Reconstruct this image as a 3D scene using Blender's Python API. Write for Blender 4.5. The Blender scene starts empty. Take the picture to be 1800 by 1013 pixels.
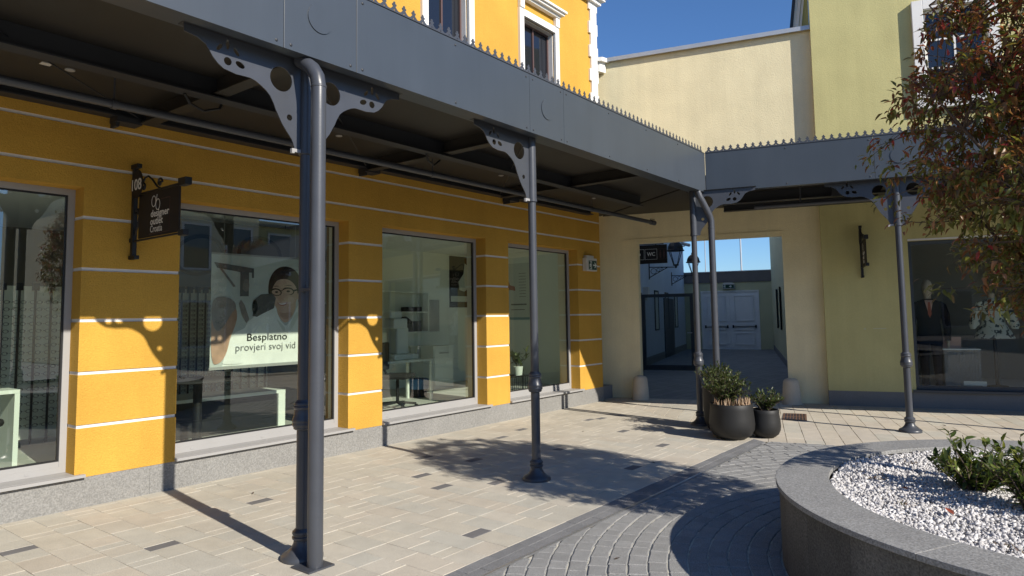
import bpy, bmesh, math, random
from mathutils import Vector, Matrix
import numpy as np

S = bpy.context.scene
COL = S.collection
R = math.radians
pi = math.pi
rnd = random.Random(7)

# ------------------------------------------------------------------ camera
CAM = Vector((0, 0, 1.6))
YAW, PIT, ROL = R(37.97), R(4.56), R(-0.857)
FPX, PPX, PPY = 1200.0, 900.0, 462.5
f0 = Vector((math.cos(YAW), math.sin(YAW), 0)); r0 = Vector((math.sin(YAW), -math.cos(YAW), 0)); u0 = Vector((0, 0, 1))
f2 = f0 * math.cos(PIT) + u0 * math.sin(PIT); u2 = u0 * math.cos(PIT) - f0 * math.sin(PIT)
r3 = r0 * math.cos(ROL) + u2 * math.sin(ROL); u3 = u2 * math.cos(ROL) - r0 * math.sin(ROL)
cam = bpy.data.objects.new('camera', bpy.data.cameras.new('camera')); COL.objects.link(cam)
mw = Matrix.Identity(4)
for i in range(3):
    mw[i][0], mw[i][1], mw[i][2], mw[i][3] = r3[i], u3[i], -f2[i], CAM[i]
cam.matrix_world = mw
cam.data.sensor_width = 36; cam.data.lens = 24
cam.data.shift_y = -(506.5 - PPY) / 1800
cam.data.clip_start = .05; cam.data.clip_end = 2000
S.camera = cam
S.render.resolution_x, S.render.resolution_y = 1024, 576

def proj(p):
    q = Vector(p) - CAM
    z = q.dot(f2)
    if z < .1: return (-9999, -9999, z)
    return (PPX + FPX * q.dot(r3) / z, PPY - FPX * q.dot(u3) / z, z)
def inview(p, m=60):
    x, y, z = proj(p); return z > 0 and -m < x < 1800 + m and -m < y < 1013 + m

# ------------------------------------------------------------------ world, sun, exposure
SUN = Vector((-.145, -1, .622)).normalized()
w = bpy.data.worlds.new('World'); S.world = w; w.use_nodes = True
nt = w.node_tree; bg = nt.nodes['Background']
sk = nt.nodes.new('ShaderNodeTexSky'); sk.sky_type = 'NISHITA'; sk.sun_disc = False
sk.sun_elevation = math.asin(SUN.z); sk.sun_rotation = math.atan2(SUN.x, SUN.y) % (2 * pi)
sk.altitude = 100; sk.air_density = 1.0; sk.dust_density = .15; sk.ozone_density = 9.5
nt.links.new(sk.outputs[0], bg.inputs[0]); bg.inputs[1].default_value = .112
sl = bpy.data.lights.new('sun', 'SUN'); sl.energy = 5.0; sl.angle = R(.53); sl.color = (1, .93, .82)
so = bpy.data.objects.new('sun', sl); COL.objects.link(so); so.rotation_euler = SUN.to_track_quat('Z', 'Y').to_euler()
so.location = (-5, -30, 20)
S.view_settings.view_transform = 'Standard'; S.view_settings.look = 'None'
S.view_settings.gamma = 1; S.view_settings.use_curve_mapping = False
S.view_settings.exposure = .36
S.cycles.max_bounces = 14; S.cycles.diffuse_bounces = 9; S.cycles.transparent_max_bounces = 24
S.cycles.sample_clamp_indirect = 8; S.cycles.use_denoising = True
S.cycles.caustics_reflective = False

# ------------------------------------------------------------------ materials
def mat(name, col, rough=.8, spec=.4, metal=0, var=0, vs=3, fine=0, fs=150, bump=0, bs=120, bd=.004, objvar=0, hue=None, island=0, coat=0, bump2=0, bs2=8, streak=0, blotch=0):
    m = bpy.data.materials.new(name); m.use_nodes = True
    n = m.node_tree.nodes; l = m.node_tree.links
    b = n['Principled BSDF']
    b.inputs['Base Color'].default_value = (*col, 1); b.inputs['Roughness'].default_value = rough
    b.inputs['Specular IOR Level'].default_value = spec; b.inputs['Metallic'].default_value = metal
    if coat: b.inputs['Coat Weight'].default_value = coat
    tc = n.new('ShaderNodeTexCoord')
    cur = None
    def val_mul(cur, fac_socket, lo, hi):
        mr = n.new('ShaderNodeMapRange'); mr.inputs[1].default_value = .25 if fac_socket.node.type == 'TEX_NOISE' else 0
        mr.inputs[2].default_value = .75 if fac_socket.node.type == 'TEX_NOISE' else 1
        mr.inputs[3].default_value = lo; mr.inputs[4].default_value = hi
        l.new(fac_socket, mr.inputs[0])
        mx = n.new('ShaderNodeVectorMath'); mx.operation = 'SCALE'
        if cur is None: mx.inputs[0].default_value = col
        else: l.new(cur, mx.inputs[0])
        l.new(mr.outputs[0], mx.inputs['Scale']); return mx.outputs[0]
    if hue:   # list of colours picked per object or per island
        cr = n.new('ShaderNodeValToRGB'); cr.color_ramp.interpolation = 'CONSTANT' if len(hue) > 2 else 'LINEAR'
        while len(cr.color_ramp.elements) < len(hue): cr.color_ramp.elements.new(.5)
        for i, c in enumerate(hue):
            cr.color_ramp.elements[i].position = i / len(hue); cr.color_ramp.elements[i].color = (*c, 1)
        if island:
            g = n.new('ShaderNodeNewGeometry'); l.new(g.outputs['Random Per Island'], cr.inputs[0])
        else:
            oi = n.new('ShaderNodeObjectInfo'); l.new(oi.outputs['Random'], cr.inputs[0])
        cur = cr.outputs[0]
    if objvar:
        if island:
            g = n.new('ShaderNodeNewGeometry'); s = g.outputs['Random Per Island']
            wn = n.new('ShaderNodeTexWhiteNoise'); wn.noise_dimensions = '1D'; l.new(s, wn.inputs['W']); s = wn.outputs['Value']
        else:
            oi = n.new('ShaderNodeObjectInfo'); wn = n.new('ShaderNodeTexWhiteNoise'); wn.noise_dimensions = '1D'
            l.new(oi.outputs['Random'], wn.inputs['W']); s = wn.outputs['Value']
        cur = val_mul(cur, s, 1 - objvar, 1 + objvar)
    if var:
        t = n.new('ShaderNodeTexNoise'); t.inputs['Scale'].default_value = vs; t.inputs['Detail'].default_value = 5
        gp = n.new('ShaderNodeNewGeometry'); l.new(gp.outputs['Position'], t.inputs['Vector']); cur = val_mul(cur, t.outputs['Fac'], 1 - var, 1 + var)
    for amp, sc3 in ((streak, (5, 5, .3)), (blotch, (1.1, 1.1, 1.1))):
        if amp:
            t = n.new('ShaderNodeTexNoise'); t.inputs['Scale'].default_value = 1; t.inputs['Detail'].default_value = 6; t.inputs['Roughness'].default_value = .65
            gp = n.new('ShaderNodeNewGeometry'); mp_ = n.new('ShaderNodeVectorMath'); mp_.operation = 'MULTIPLY'; mp_.inputs[1].default_value = sc3
            l.new(gp.outputs['Position'], mp_.inputs[0]); l.new(mp_.outputs[0], t.inputs['Vector']); cur = val_mul(cur, t.outputs['Fac'], 1 - amp, 1 + amp)
    if fine:
        t = n.new('ShaderNodeTexNoise'); t.inputs['Scale'].default_value = fs; t.inputs['Detail'].default_value = 2
        gp = n.new('ShaderNodeNewGeometry'); l.new(gp.outputs['Position'], t.inputs['Vector']); cur = val_mul(cur, t.outputs['Fac'], 1 - fine, 1 + fine)
    if cur is not None: l.new(cur, b.inputs['Base Color'])
    if bump:
        t = n.new('ShaderNodeTexNoise'); t.inputs['Scale'].default_value = bs; t.inputs['Detail'].default_value = 3
        gp = n.new('ShaderNodeNewGeometry'); l.new(gp.outputs['Position'], t.inputs['Vector'])
        bp = n.new('ShaderNodeBump'); bp.inputs['Strength'].default_value = bump; bp.inputs['Distance'].default_value = bd
        l.new(t.outputs['Fac'], bp.inputs['Height']); l.new(bp.outputs[0], b.inputs['Normal'])
        if bump2:
            t2 = n.new('ShaderNodeTexNoise'); t2.inputs['Scale'].default_value = bs2; t2.inputs['Detail'].default_value = 1
            l.new(gp.outputs['Position'], t2.inputs['Vector'])
            b2 = n.new('ShaderNodeBump'); b2.inputs['Strength'].default_value = bump2; b2.inputs['Distance'].default_value = .02
            l.new(t2.outputs['Fac'], b2.inputs['Height']); l.new(b2.outputs[0], bp.inputs['Normal'])
    elif bump2:
        gp = n.new('ShaderNodeNewGeometry')
        t2 = n.new('ShaderNodeTexNoise'); t2.inputs['Scale'].default_value = bs2; t2.inputs['Detail'].default_value = 1
        l.new(gp.outputs['Position'], t2.inputs['Vector'])
        b2 = n.new('ShaderNodeBump'); b2.inputs['Strength'].default_value = bump2; b2.inputs['Distance'].default_value = .02
        l.new(t2.outputs['Fac'], b2.inputs['Height']); l.new(b2.outputs[0], b.inputs['Normal'])
    return m

def glass(name, tint, k=1.5):
    m = bpy.data.materials.new(name); m.use_nodes = True
    n = m.node_tree.nodes; l = m.node_tree.links; n.remove(n['Principled BSDF'])
    tr = n.new('ShaderNodeBsdfTransparent'); tr.inputs[0].default_value = (*tint, 1)
    gl = n.new('ShaderNodeBsdfGlossy'); gl.inputs['Roughness'].default_value = 0; gl.inputs[0].default_value = (1, 1, 1, 1)
    fr = n.new('ShaderNodeFresnel'); fr.inputs[0].default_value = 1.52
    geo = n.new('ShaderNodeNewGeometry')
    inv = n.new('ShaderNodeMath'); inv.operation = 'SUBTRACT'; inv.inputs[0].default_value = 1; l.new(geo.outputs['Backfacing'], inv.inputs[1])
    mu = n.new('ShaderNodeMath'); mu.operation = 'MULTIPLY'; mu.inputs[1].default_value = k; l.new(fr.outputs[0], mu.inputs[0])
    m2 = n.new('ShaderNodeMath'); m2.operation = 'MULTIPLY'; m2.use_clamp = True; l.new(mu.outputs[0], m2.inputs[0]); l.new(inv.outputs[0], m2.inputs[1])
    mx = n.new('ShaderNodeMixShader'); l.new(m2.outputs[0], mx.inputs[0]); l.new(tr.outputs[0], mx.inputs[1]); l.new(gl.outputs[0], mx.inputs[2])
    l.new(mx.outputs[0], n['Material Output'].inputs[0]); return m

M = {}
M['yellow'] = mat('yellow stucco', (.56, .32, .056), .92, .2, streak=.05, var=.09, vs=1.6, bump=.9, bs=90, bd=.008, fine=.10, fs=120)
M['white'] = mat('white paint', (.78, .77, .74), .6, .3, var=.04, vs=4)
M['band'] = mat('white groove paint', (.74, .73, .71), .7, .3, var=.08, vs=5)
M['cream'] = mat('cream stucco', (.77, .69, .455), .92, .2, streak=.06, var=.07, vs=1.7, bump=.55, bs=55, bd=.008, bump2=.15, bs2=3, fine=.05, fs=60)
M['green'] = mat('pale green stucco', (.53, .49, .235), .92, .2, streak=.06, var=.07, vs=1.7, bump=.5, bs=60, bd=.007, bump2=.1, bs2=3, fine=.05, fs=60)
M['olive'] = mat('olive render', (.52, .51, .33), .9, .25, var=.06, vs=1, bump=.4, bs=120)
M['bluewall'] = mat('pale blue render', (.58, .64, .74), .9, .25, var=.05, vs=1, bump=.3, bs=120)
M['plinth'] = mat('grey speckled plinth', (.235, .232, .222), .85, .3, var=.07, vs=2.5, fine=.3, fs=85, bump=.6, bs=100, bd=.004)
M['darkplinth'] = mat('dark grey plinth', (.20, .20, .20), .85, .3, var=.07, vs=2.5, fine=.2, fs=140, bump=.4, bs=160)
M['anth'] = mat('anthracite paint', (.05, .061, .076), .36, .5, streak=.07, var=.06, vs=2, bump2=.025, bs2=2.2)
M['anthdark'] = mat('dark anthracite steel', (.03, .032, .037), .45, .4, var=.1, vs=3, bump=.06, bs=40)
M['soffit'] = mat('brown grey soffit sheet', (.032, .029, .025), .5, .35, var=.15, vs=1.5)
M['cast'] = mat('anthracite cast iron', (.055, .06, .072), .36, .5, var=.08, vs=6, bump=.12, bs=70, bd=.003)
M['alu'] = mat('grey aluminium frame', (.34, .335, .33), .45, .4, var=.03)
M['zinc'] = mat('zinc coping', (.5, .51, .52), .4, .5, metal=.5, var=.08, vs=3)
M['blackmetal'] = mat('black wrought iron', (.012, .012, .013), .5, .4)
M['brown'] = mat('brown window frame', (.10, .06, .055), .5, .4, var=.06)
M['glass'] = glass('shop glass', (.93, .965, .92), 3.6)
M['glass2'] = glass('display window glass', (.95, .97, .95), 1.0)
M['gateglass'] = glass('gate glass', (.74, .78, .80), 1.0)
M['darkpane'] = mat('dark window pane', (.012, .014, .02), .04, .8)
M['paver'] = mat('beige concrete paver', (.5, .45, .365), .9, .25, objvar=.03, hue=[(.49, .45, .375), (.50, .45, .37), (.475, .445, .375), (.495, .455, .375), (.47, .445, .38)], var=.07, vs=7, blotch=.11, fine=.24, fs=150, bump=.5, bs=170, bd=.003)
M['paverbulk'] = mat('beige concrete paver field', (.49, .45, .375), .9, .25, objvar=.05, island=1, var=.07, vs=7, blotch=.11, fine=.2, fs=150, bump=.4, bs=170, bd=.003)
M['slab'] = mat('beige concrete slab', (.5, .455, .37), .9, .25, blotch=.1, objvar=.05, hue=[(.50, .455, .375), (.51, .455, .37), (.48, .45, .38), (.5, .45, .375)], var=.08, vs=6, fine=.14, fs=240, bump=.3, bs=260, bd=.002)
M['darkpaver'] = mat('dark grey paver', (.17, .165, .165), .9, .25, objvar=.12, var=.08, vs=9, fine=.22, fs=220, bump=.35, bs=240, bd=.002)
M['joint'] = mat('sand joint', (.19, .17, .14), .95, .1, var=.2, vs=14, fine=.2, fs=200)
M['cobble'] = mat('grey cobble', (.262, .26, .253), .88, .28, objvar=.08, var=.1, vs=12, fine=.40, fs=130, bump=.7, bs=140, bd=.004)
M['cobblebulk'] = mat('grey cobble field', (.262, .26, .253), .88, .28, objvar=.08, island=1, var=.1, vs=12, fine=.40, fs=130, bump=.7, bs=140, bd=.004)
M['sandjoint'] = mat('light sand joint', (.52, .49, .41), .95, .1, var=.25, vs=20, fine=.2, fs=200)
M['band_paver'] = mat('dark band paver', (.19, .19, .192), .88, .28, objvar=.1, var=.1, vs=10, fine=.42, fs=130, bump=.6, bs=140, bd=.003)
M['steel'] = mat('steel strip', (.55, .56, .57), .35, .5, metal=.8, var=.1, vs=20)
M['granite'] = mat('grey granite coping', (.25, .248, .242), .72, .35, var=.10, vs=3.5, fine=.42, fs=105, bump=.5, bs=120, bd=.003)
M['granitewall'] = mat('dark granite cladding', (.115, .11, .10), .78, .3, objvar=.12, var=.25, vs=3, fine=.45, fs=95, bump=.35, bs=170, bd=.002)
M['gravel'] = mat('white marble chips', (.54, .525, .52), .8, .3, objvar=.28, island=1, var=.05, fine=.1, fs=90)
M['soil'] = mat('dark soil', (.04, .03, .022), .95, .1, fine=.3, fs=120, bump=.8, bs=80)
M['pot'] = mat('matt black pot', (.018, .018, .018), .55, .35, var=.15, vs=6, bump=.08, bs=60)
M['stone'] = mat('pale guard stone', (.55, .5, .41), .85, .3, var=.1, vs=5, fine=.08, fs=130, bump=.35, bs=60, bd=.004)
M['ground'] = mat('grey ground', (.26, .25, .235), .95, .2, var=.1, vs=.6, fine=.15, fs=60, bump=.3, bs=80)
M['passage'] = mat('passage floor slabs', (.24, .23, .22), .85, .3, var=.12, vs=2, fine=.2, fs=80, bump=.3, bs=100)
M['doorwhite'] = mat('pale grey door paint', (.78, .78, .78), .5, .35, var=.04)
M['greywall'] = mat('grey brown parapet', (.17, .155, .15), .9, .2, var=.08, bump=.3)
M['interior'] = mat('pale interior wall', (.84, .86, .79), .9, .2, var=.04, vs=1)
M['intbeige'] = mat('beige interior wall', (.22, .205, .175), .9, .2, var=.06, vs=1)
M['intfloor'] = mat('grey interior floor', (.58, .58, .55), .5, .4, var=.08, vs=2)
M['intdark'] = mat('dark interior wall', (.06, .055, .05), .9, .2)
M['ceil'] = mat('white ceiling', (.85, .85, .83), .9, .2)
M['laminate'] = mat('white laminate', (.72, .76, .72), .5, .35, var=.03)
M['black'] = mat('black plastic', (.016, .016, .017), .45, .4, var=.1, vs=8)
M['char'] = mat('charcoal upholstery', (.03, .03, .032), .9, .2, fine=.2, fs=120)
M['lens'] = mat('dark lens frames', (.05, .045, .04), .3, .5)
M['bluebin'] = mat('blue plastic bag', (.05, .16, .36), .5, .4, bump=.4, bs=30)
M['paper'] = mat('pale paper print', (.62, .65, .60), .7, .2)
M['printbg'] = mat('pale grey print', (.54, .57, .55), .7, .2, var=.2, vs=2.5)
M['skin'] = mat('printed skin tone', (.56, .37, .28), .7, .2, var=.12, vs=9)
M['skinlight'] = mat('printed light skin', (.63, .43, .34), .7, .2)
M['skinblur'] = mat('printed blurred skin', (.47, .29, .21), .7, .2, var=.3, vs=6)
M['hairgrey'] = mat('printed grey hair', (.26, .23, .22), .7, .2, var=.4, vs=5)
M['hair'] = mat('printed brown hair', (.05, .032, .028), .7, .2, var=.3, vs=14)
M['coatprint'] = mat('printed white coat', (.8, .81, .79), .7, .2, var=.1, vs=6)
M['ink'] = mat('black ink', (.02, .02, .02), .7, .2)
M['greyink'] = mat('grey ink', (.12, .12, .125), .7, .2)
M['redink'] = mat('brick red ink', (.35, .10, .06), .7, .2)
M['teal'] = mat('teal ink', (.16, .30, .34), .7, .2)
M['lips'] = mat('printed lips', (.38, .10, .09), .7, .2)
M['signblack'] = mat('sign black brown', (.018, .014, .013), .6, .3)
M['signwhite'] = mat('sign white lettering', (.72, .70, .66), .6, .2)
M['signbrown'] = mat('sign fine brown line', (.09, .05, .045), .6, .2)
M['exitgreen'] = mat('exit sign green', (.006, .05, .03), .35, .4)
M['exitwhite'] = mat('exit sign white', (.75, .8, .76), .5, .3)
M['lightplastic'] = mat('light grey plastic', (.6, .58, .54), .5, .35)
M['bark'] = mat('grey brown bark', (.10, .075, .06), .9, .2, var=.25, vs=18, bump=.6, bs=60)
leafcols = [(0.156, 0.070, 0.035), (0.140, 0.118, 0.035), (0.250, 0.078, 0.047), (0.118, 0.133, 0.031), (0.312, 0.118, 0.047), (0.125, 0.055, 0.035), (0.172, 0.172, 0.043), (0.312, 0.047, 0.047), (0.118, 0.109, 0.031), (0.203, 0.102, 0.037)]
greencols = [(0.133, 0.133, 0.037), (0.156, 0.173, 0.044), (0.110, 0.133, 0.034), (0.188, 0.204, 0.055), (0.219, 0.117, 0.046), (0.133, 0.094, 0.037), (0.235, 0.250, 0.062), (0.140, 0.149, 0.037), (0.173, 0.077, 0.039), (0.312, 0.156, 0.077)]
def leafmat(name, cols, island, rough=.38, trans=.35):
    m = mat(name, cols[0], rough, .5, hue=cols, island=island, objvar=.25)
    n = m.node_tree.nodes; l = m.node_tree.links; b = n['Principled BSDF']
    src = b.inputs['Base Color'].links[0].from_socket
    t = n.new('ShaderNodeBsdfTranslucent')
    sc = n.new('ShaderNodeVectorMath'); sc.operation = 'MULTIPLY'; sc.inputs[1].default_value = (1.5, 1.4, .8); l.new(src, sc.inputs[0]); l.new(sc.outputs[0], t.inputs[0])
    mx = n.new('ShaderNodeMixShader'); mx.inputs[0].default_value = trans
    l.new(b.outputs[0], mx.inputs[1]); l.new(t.outputs[0], mx.inputs[2]); l.new(mx.outputs[0], n['Material Output'].inputs[0]); return m
M['leaf'] = leafmat('autumn leaf', leafcols, 0)
M['leafbulk'] = leafmat('autumn foliage', leafcols, 1)
M['leafg'] = leafmat('olive green leaf', greencols, 0)
M['leafgbulk'] = leafmat('olive green foliage', greencols, 1)
M['shrub'] = leafmat('glossy shrub leaf', [(.06, .095, .022), (.085, .13, .028), (.13, .165, .04), (.05, .075, .02), (.20, .22, .06)], 1, .35, .3)
M['potshrub'] = leafmat('dark shrub leaf', [(.05, .075, .024), (.07, .10, .03), (.04, .06, .02), (.12, .14, .05), (.085, .11, .035)], 1, .4, .3)
M['dry'] = leafmat('dry straw stems', [(.40, .29, .19), (.33, .22, .14), (.46, .35, .25)], 1, .8, .2)
M['tuft'] = leafmat('grey brown tuft', [(.16, .12, .08), (.09, .09, .05), (.2, .13, .09)], 1, .8, .2)
M['redleaf'] = mat('fallen red leaf', (.28, .07, .04), .6, .3)
M['rust'] = mat('brown iron grate', (.13, .075, .05), .7, .3, var=.2, vs=15)
M['suit'] = mat('dark suit cloth', (.012, .013, .02), .9, .2)
M['mannequin'] = mat('pale mannequin', (.52, .44, .34), .6, .3)
M['shirt'] = mat('pale pink shirt', (.5, .33, .27), .8, .2)
M['lampglass'] = glass('lantern glass', (.9, .92, .95), .5)
# floral dress material: dark blotches on pale cloth
dm = mat('floral dress cloth', (.42, .46, .42), .85, .2)
_n = dm.node_tree.nodes; _l = dm.node_tree.links
_v = _n.new('ShaderNodeTexNoise'); _v.inputs['Scale'].default_value = 13; _v.inputs['Detail'].default_value = 2
_g = _n.new('ShaderNodeNewGeometry'); _l.new(_g.outputs['Position'], _v.inputs['Vector'])
_r = _n.new('ShaderNodeValToRGB'); _r.color_ramp.elements[0].position = .53; _r.color_ramp.elements[0].color = (.44, .47, .42, 1)
_r.color_ramp.elements[1].position = .58; _r.color_ramp.elements[1].color = (.04, .06, .07, 1); _l.new(_v.outputs['Fac'], _r.inputs[0])
_l.new(_r.outputs[0], _n['Principled BSDF'].inputs['Base Color']); M['dress'] = dm
# passage floor joints
pm = M['passage']; _n = pm.node_tree.nodes; _l = pm.node_tree.links
_b = _n.new('ShaderNodeTexBrick'); _b.inputs['Scale'].default_value = 1; _b.inputs['Brick Width'].default_value = .44; _b.inputs['Row Height'].default_value = .22; _b.inputs['Mortar Size'].default_value = .006
_b.inputs['Color1'].default_value = (.22, .213, .205, 1); _b.inputs['Color2'].default_value = (.27, .26, .245, 1); _b.inputs['Mortar'].default_value = (.13, .125, .115, 1)
_t = _n.new('ShaderNodeTexCoord'); _l.new(_t.outputs['Object'], _b.inputs['Vector']); _l.new(_b.outputs['Color'], _n['Principled BSDF'].inputs['Base Color'])

# ------------------------------------------------------------------ mesh helpers
class MB:
    def __init__(s): s.v = []; s.f = []
    def add(s, v, f):
        o = len(s.v); s.v += [tuple(p) for p in v]; s.f += [tuple(i + o for i in q) for q in f]; return s
    def box(s, x0, x1, y0, y1, z0, z1):
        return s.add([(x0, y0, z0), (x1, y0, z0), (x1, y1, z0), (x0, y1, z0), (x0, y0, z1), (x1, y0, z1), (x1, y1, z1), (x0, y1, z1)],
                     [(0, 3, 2, 1), (4, 5, 6, 7), (0, 1, 5, 4), (1, 2, 6, 5), (2, 3, 7, 6), (3, 0, 4, 7)])
    def prism(s, poly, z0, z1):
        n = len(poly); return s.add([(x, y, z0) for x, y in poly] + [(x, y, z1) for x, y in poly],
            [tuple(range(n - 1, -1, -1)), tuple(range(n, 2 * n))] + [(i, (i + 1) % n, n + (i + 1) % n, n + i) for i in range(n)])
    def bar(s, a, b, wd, ht, up=(0, 0, 1)):
        a, b = Vector(a), Vector(b); d = (b - a).normalized(); sx = d.cross(Vector(up))
        if sx.length < 1e-4: sx = Vector((1, 0, 0))
        sx.normalize(); sz = sx.cross(d); v = []
        for p in (a, b):
            for i, j in ((-1, -1), (1, -1), (1, 1), (-1, 1)): v.append(p + sx * wd / 2 * i + sz * ht / 2 * j)
        return s.add(v, [(0, 1, 2, 3), (7, 6, 5, 4), (0, 4, 5, 1), (1, 5, 6, 2), (2, 6, 7, 3), (3, 7, 4, 0)])
    def tube(s, pts, r, n=8, cap=True):
        pts = [Vector(p) for p in pts]; rs = r if isinstance(r, (list, tuple)) else [r] * len(pts)
        v = []; f = []; px = None
        for i, p in enumerate(pts):
            d = (pts[min(i + 1, len(pts) - 1)] - pts[max(i - 1, 0)]).normalized()
            if px is None: px = d.orthogonal().normalized()
            else:
                px = px - d * px.dot(d); px.normalize()
            py = d.cross(px)
            for k in range(n):
                a = 2 * pi * k / n; v.append(p + (px * math.cos(a) + py * math.sin(a)) * rs[i])
        for i in range(len(pts) - 1):
            for k in range(n): f.append((i * n + k, i * n + (k + 1) % n, (i + 1) * n + (k + 1) % n, (i + 1) * n + k))
        if cap: f.append(tuple(range(n - 1, -1, -1))); f.append(tuple(range((len(pts) - 1) * n, len(pts) * n)))
        return s.add(v, f)
    def lathe(s, prof, c=(0, 0, 0), n=24, sx=1, sy=1, cap=True):
        v = []; f = []
        for r, z in prof:
            for k in range(n):
                a = 2 * pi * k / n; v.append((c[0] + r * sx * math.cos(a), c[1] + r * sy * math.sin(a), c[2] + z))
        for i in range(len(prof) - 1):
            for k in range(n): f.append((i * n + k, i * n + (k + 1) % n, (i + 1) * n + (k + 1) % n, (i + 1) * n + k))
        if cap: f.append(tuple(range(n - 1, -1, -1))); f.append(tuple(range((len(prof) - 1) * n, len(prof) * n)))
        return s.add(v, f)
    def loft(s, secs, n=20):   # (cx,cy,z,rx,ry)
        v = []; f = []
        for cx, cy, z, rx, ry in secs:
            for k in range(n):
                a = 2 * pi * k / n; v.append((cx + rx * math.cos(a), cy + ry * math.sin(a), z))
        for i in range(len(secs) - 1):
            for k in range(n): f.append((i * n + k, i * n + (k + 1) % n, (i + 1) * n + (k + 1) % n, (i + 1) * n + k))
        f.append(tuple(range(n - 1, -1, -1))); f.append(tuple(range((len(secs) - 1) * n, len(secs) * n)))
        return s.add(v, f)
    def frame(s, x0, x1, z0, z1, y0, y1, wd):   # rectangular frame in XZ plane
        s.box(x0, x0 + wd, y0, y1, z0, z1); s.box(x1 - wd, x1, y0, y1, z0, z1)
        s.box(x0 + wd, x1 - wd, y0, y1, z0, z0 + wd); return s.box(x0 + wd, x1 - wd, y0, y1, z1 - wd, z1)
    def planar(s, outlines, t, org, ex, ey):   # filled 2D outlines with holes, extruded along ex x ey
        vs, fs = fill(outlines, t); org, ex, ey = Vector(org), Vector(ex), Vector(ey); ez = ex.cross(ey)
        return s.add([org + ex * x + ey * y + ez * z for x, y, z in vs], fs)
    def text(s, txt, org, ex, ey, height, width=None, t=.001, align='LEFT', shear=0, fat=0):
        vs, fs = textmesh(txt, fat); 
        if not vs: return s
        xs = [q[0] for q in vs]; wd = max(xs) - min(xs); k = height; kx = k if width is None else width / wd
        x0 = min(xs); ofs = {'LEFT': 0, 'CENTER': -wd * kx / 2, 'RIGHT': -wd * kx}[align]
        org, ex, ey = Vector(org), Vector(ex), Vector(ey); ez = ex.cross(ey)
        return s.add([org + ex * ((x - x0) * kx + ofs) + ey * (y * k) + ez * (z * t) for x, y, z in vs], fs)

def fill(outlines, t):
    cu = bpy.data.curves.new('tmp', 'CURVE'); cu.dimensions = '2D'; cu.fill_mode = 'BOTH'; cu.extrude = t / 2
    for o in outlines:
        sp = cu.splines.new('POLY'); sp.points.add(len(o) - 1); sp.use_cyclic_u = True
        for i, (x, y) in enumerate(o): sp.points[i].co = (x, y, 0, 1)
    return _conv(cu)
def textmesh(txt, fat=0):
    cu = bpy.data.curves.new('tmp', 'FONT'); cu.body = txt; cu.extrude = .5; cu.offset = fat; cu.resolution_u = 3
    return _conv(cu)
def _conv(cu):
    o = bpy.data.objects.new('tmp', cu); COL.objects.link(o)
    dg = bpy.context.evaluated_depsgraph_get(); me = bpy.data.meshes.new_from_object(o.evaluated_get(dg))
    vs = [tuple(v.co) for v in me.vertices]; fs = [tuple(p.vertices) for p in me.polygons]
    bpy.data.objects.remove(o); bpy.data.curves.remove(cu); bpy.data.meshes.remove(me); return vs, fs

def circle(cx, cy, r, n=20, ry=None, rot=0):
    ry = ry or r; c, s_ = math.cos(rot), math.sin(rot)
    return [(cx + r * math.cos(a) * c - ry * math.sin(a) * s_, cy + r * math.cos(a) * s_ + ry * math.sin(a) * c) for a in [2 * pi * k / n for k in range(n)]]
def wloc(o):
    p = Vector((0, 0, 0))
    while o: p += o.location; o = o.parent
    return p
def obj(name, mb, m, parent=None, world=False, smooth=0, bevel=0, label=None, kind=None):
    me = bpy.data.meshes.new(name); v = mb.v
    if world and parent is not None:
        o_ = wloc(parent); v = [(a - o_.x, b - o_.y, c_ - o_.z) for a, b, c_ in v]
    me.from_pydata([tuple(p) for p in v], [], mb.f); me.materials.append(M[m] if isinstance(m, str) else m)
    if smooth:
        for p in me.polygons: p.use_smooth = True
        try: me.set_sharp_from_angle(angle=R(smooth))
        except Exception: pass
    o = bpy.data.objects.new(name, me); COL.objects.link(o)
    if parent: o.parent = parent
    if bevel:
        b = o.modifiers.new('bevel', 'BEVEL'); b.width = bevel; b.segments = 2; b.limit_method = 'ANGLE'; b.angle_limit = R(40)
    if label: o['label'] = label
    if kind: o['kind'] = kind
    return o
def tag(o, label, cat, group=None):
    o['label'] = label; o['category'] = cat
    if group: o['group'] = group
    return o
def root(name, label, cat, loc=(0, 0, 0), rot=0, group=None):
    o = bpy.data.objects.new(name, None); COL.objects.link(o); o.empty_display_size = .2
    o.location = loc; o.rotation_euler = (0, 0, rot); return tag(o, label, cat, group)
def copy_tree(o, parent=None):
    c = o.copy(); COL.objects.link(c)
    if parent: c.parent = parent
    for ch in [q for q in o.children]: copy_tree(ch, c)
    return c
def struct(name, mb, m):
    o = obj(name, mb, m); o['kind'] = 'structure'; return o

# right wing frame: U along the wing, V into the wall
ANG = R(-74.6); C0 = Vector((9.72, 3.9, 0)); EU = Vector((math.cos(ANG), math.sin(ANG), 0)); EV = Vector((-EU.y, EU.x, 0))
def P(U, V, Z=0): return C0 + EU * U + EV * V + Vector((0, 0, Z))
def UV(p): q = Vector((p[0], p[1], 0)) - C0; return q.dot(EU), q.dot(EV)
YW = 6.73

# ------------------------------------------------------------------ ground
g = MB().box(-150, 200, -150, 200, -.3, -.03); struct('ground', g, 'ground')

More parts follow.
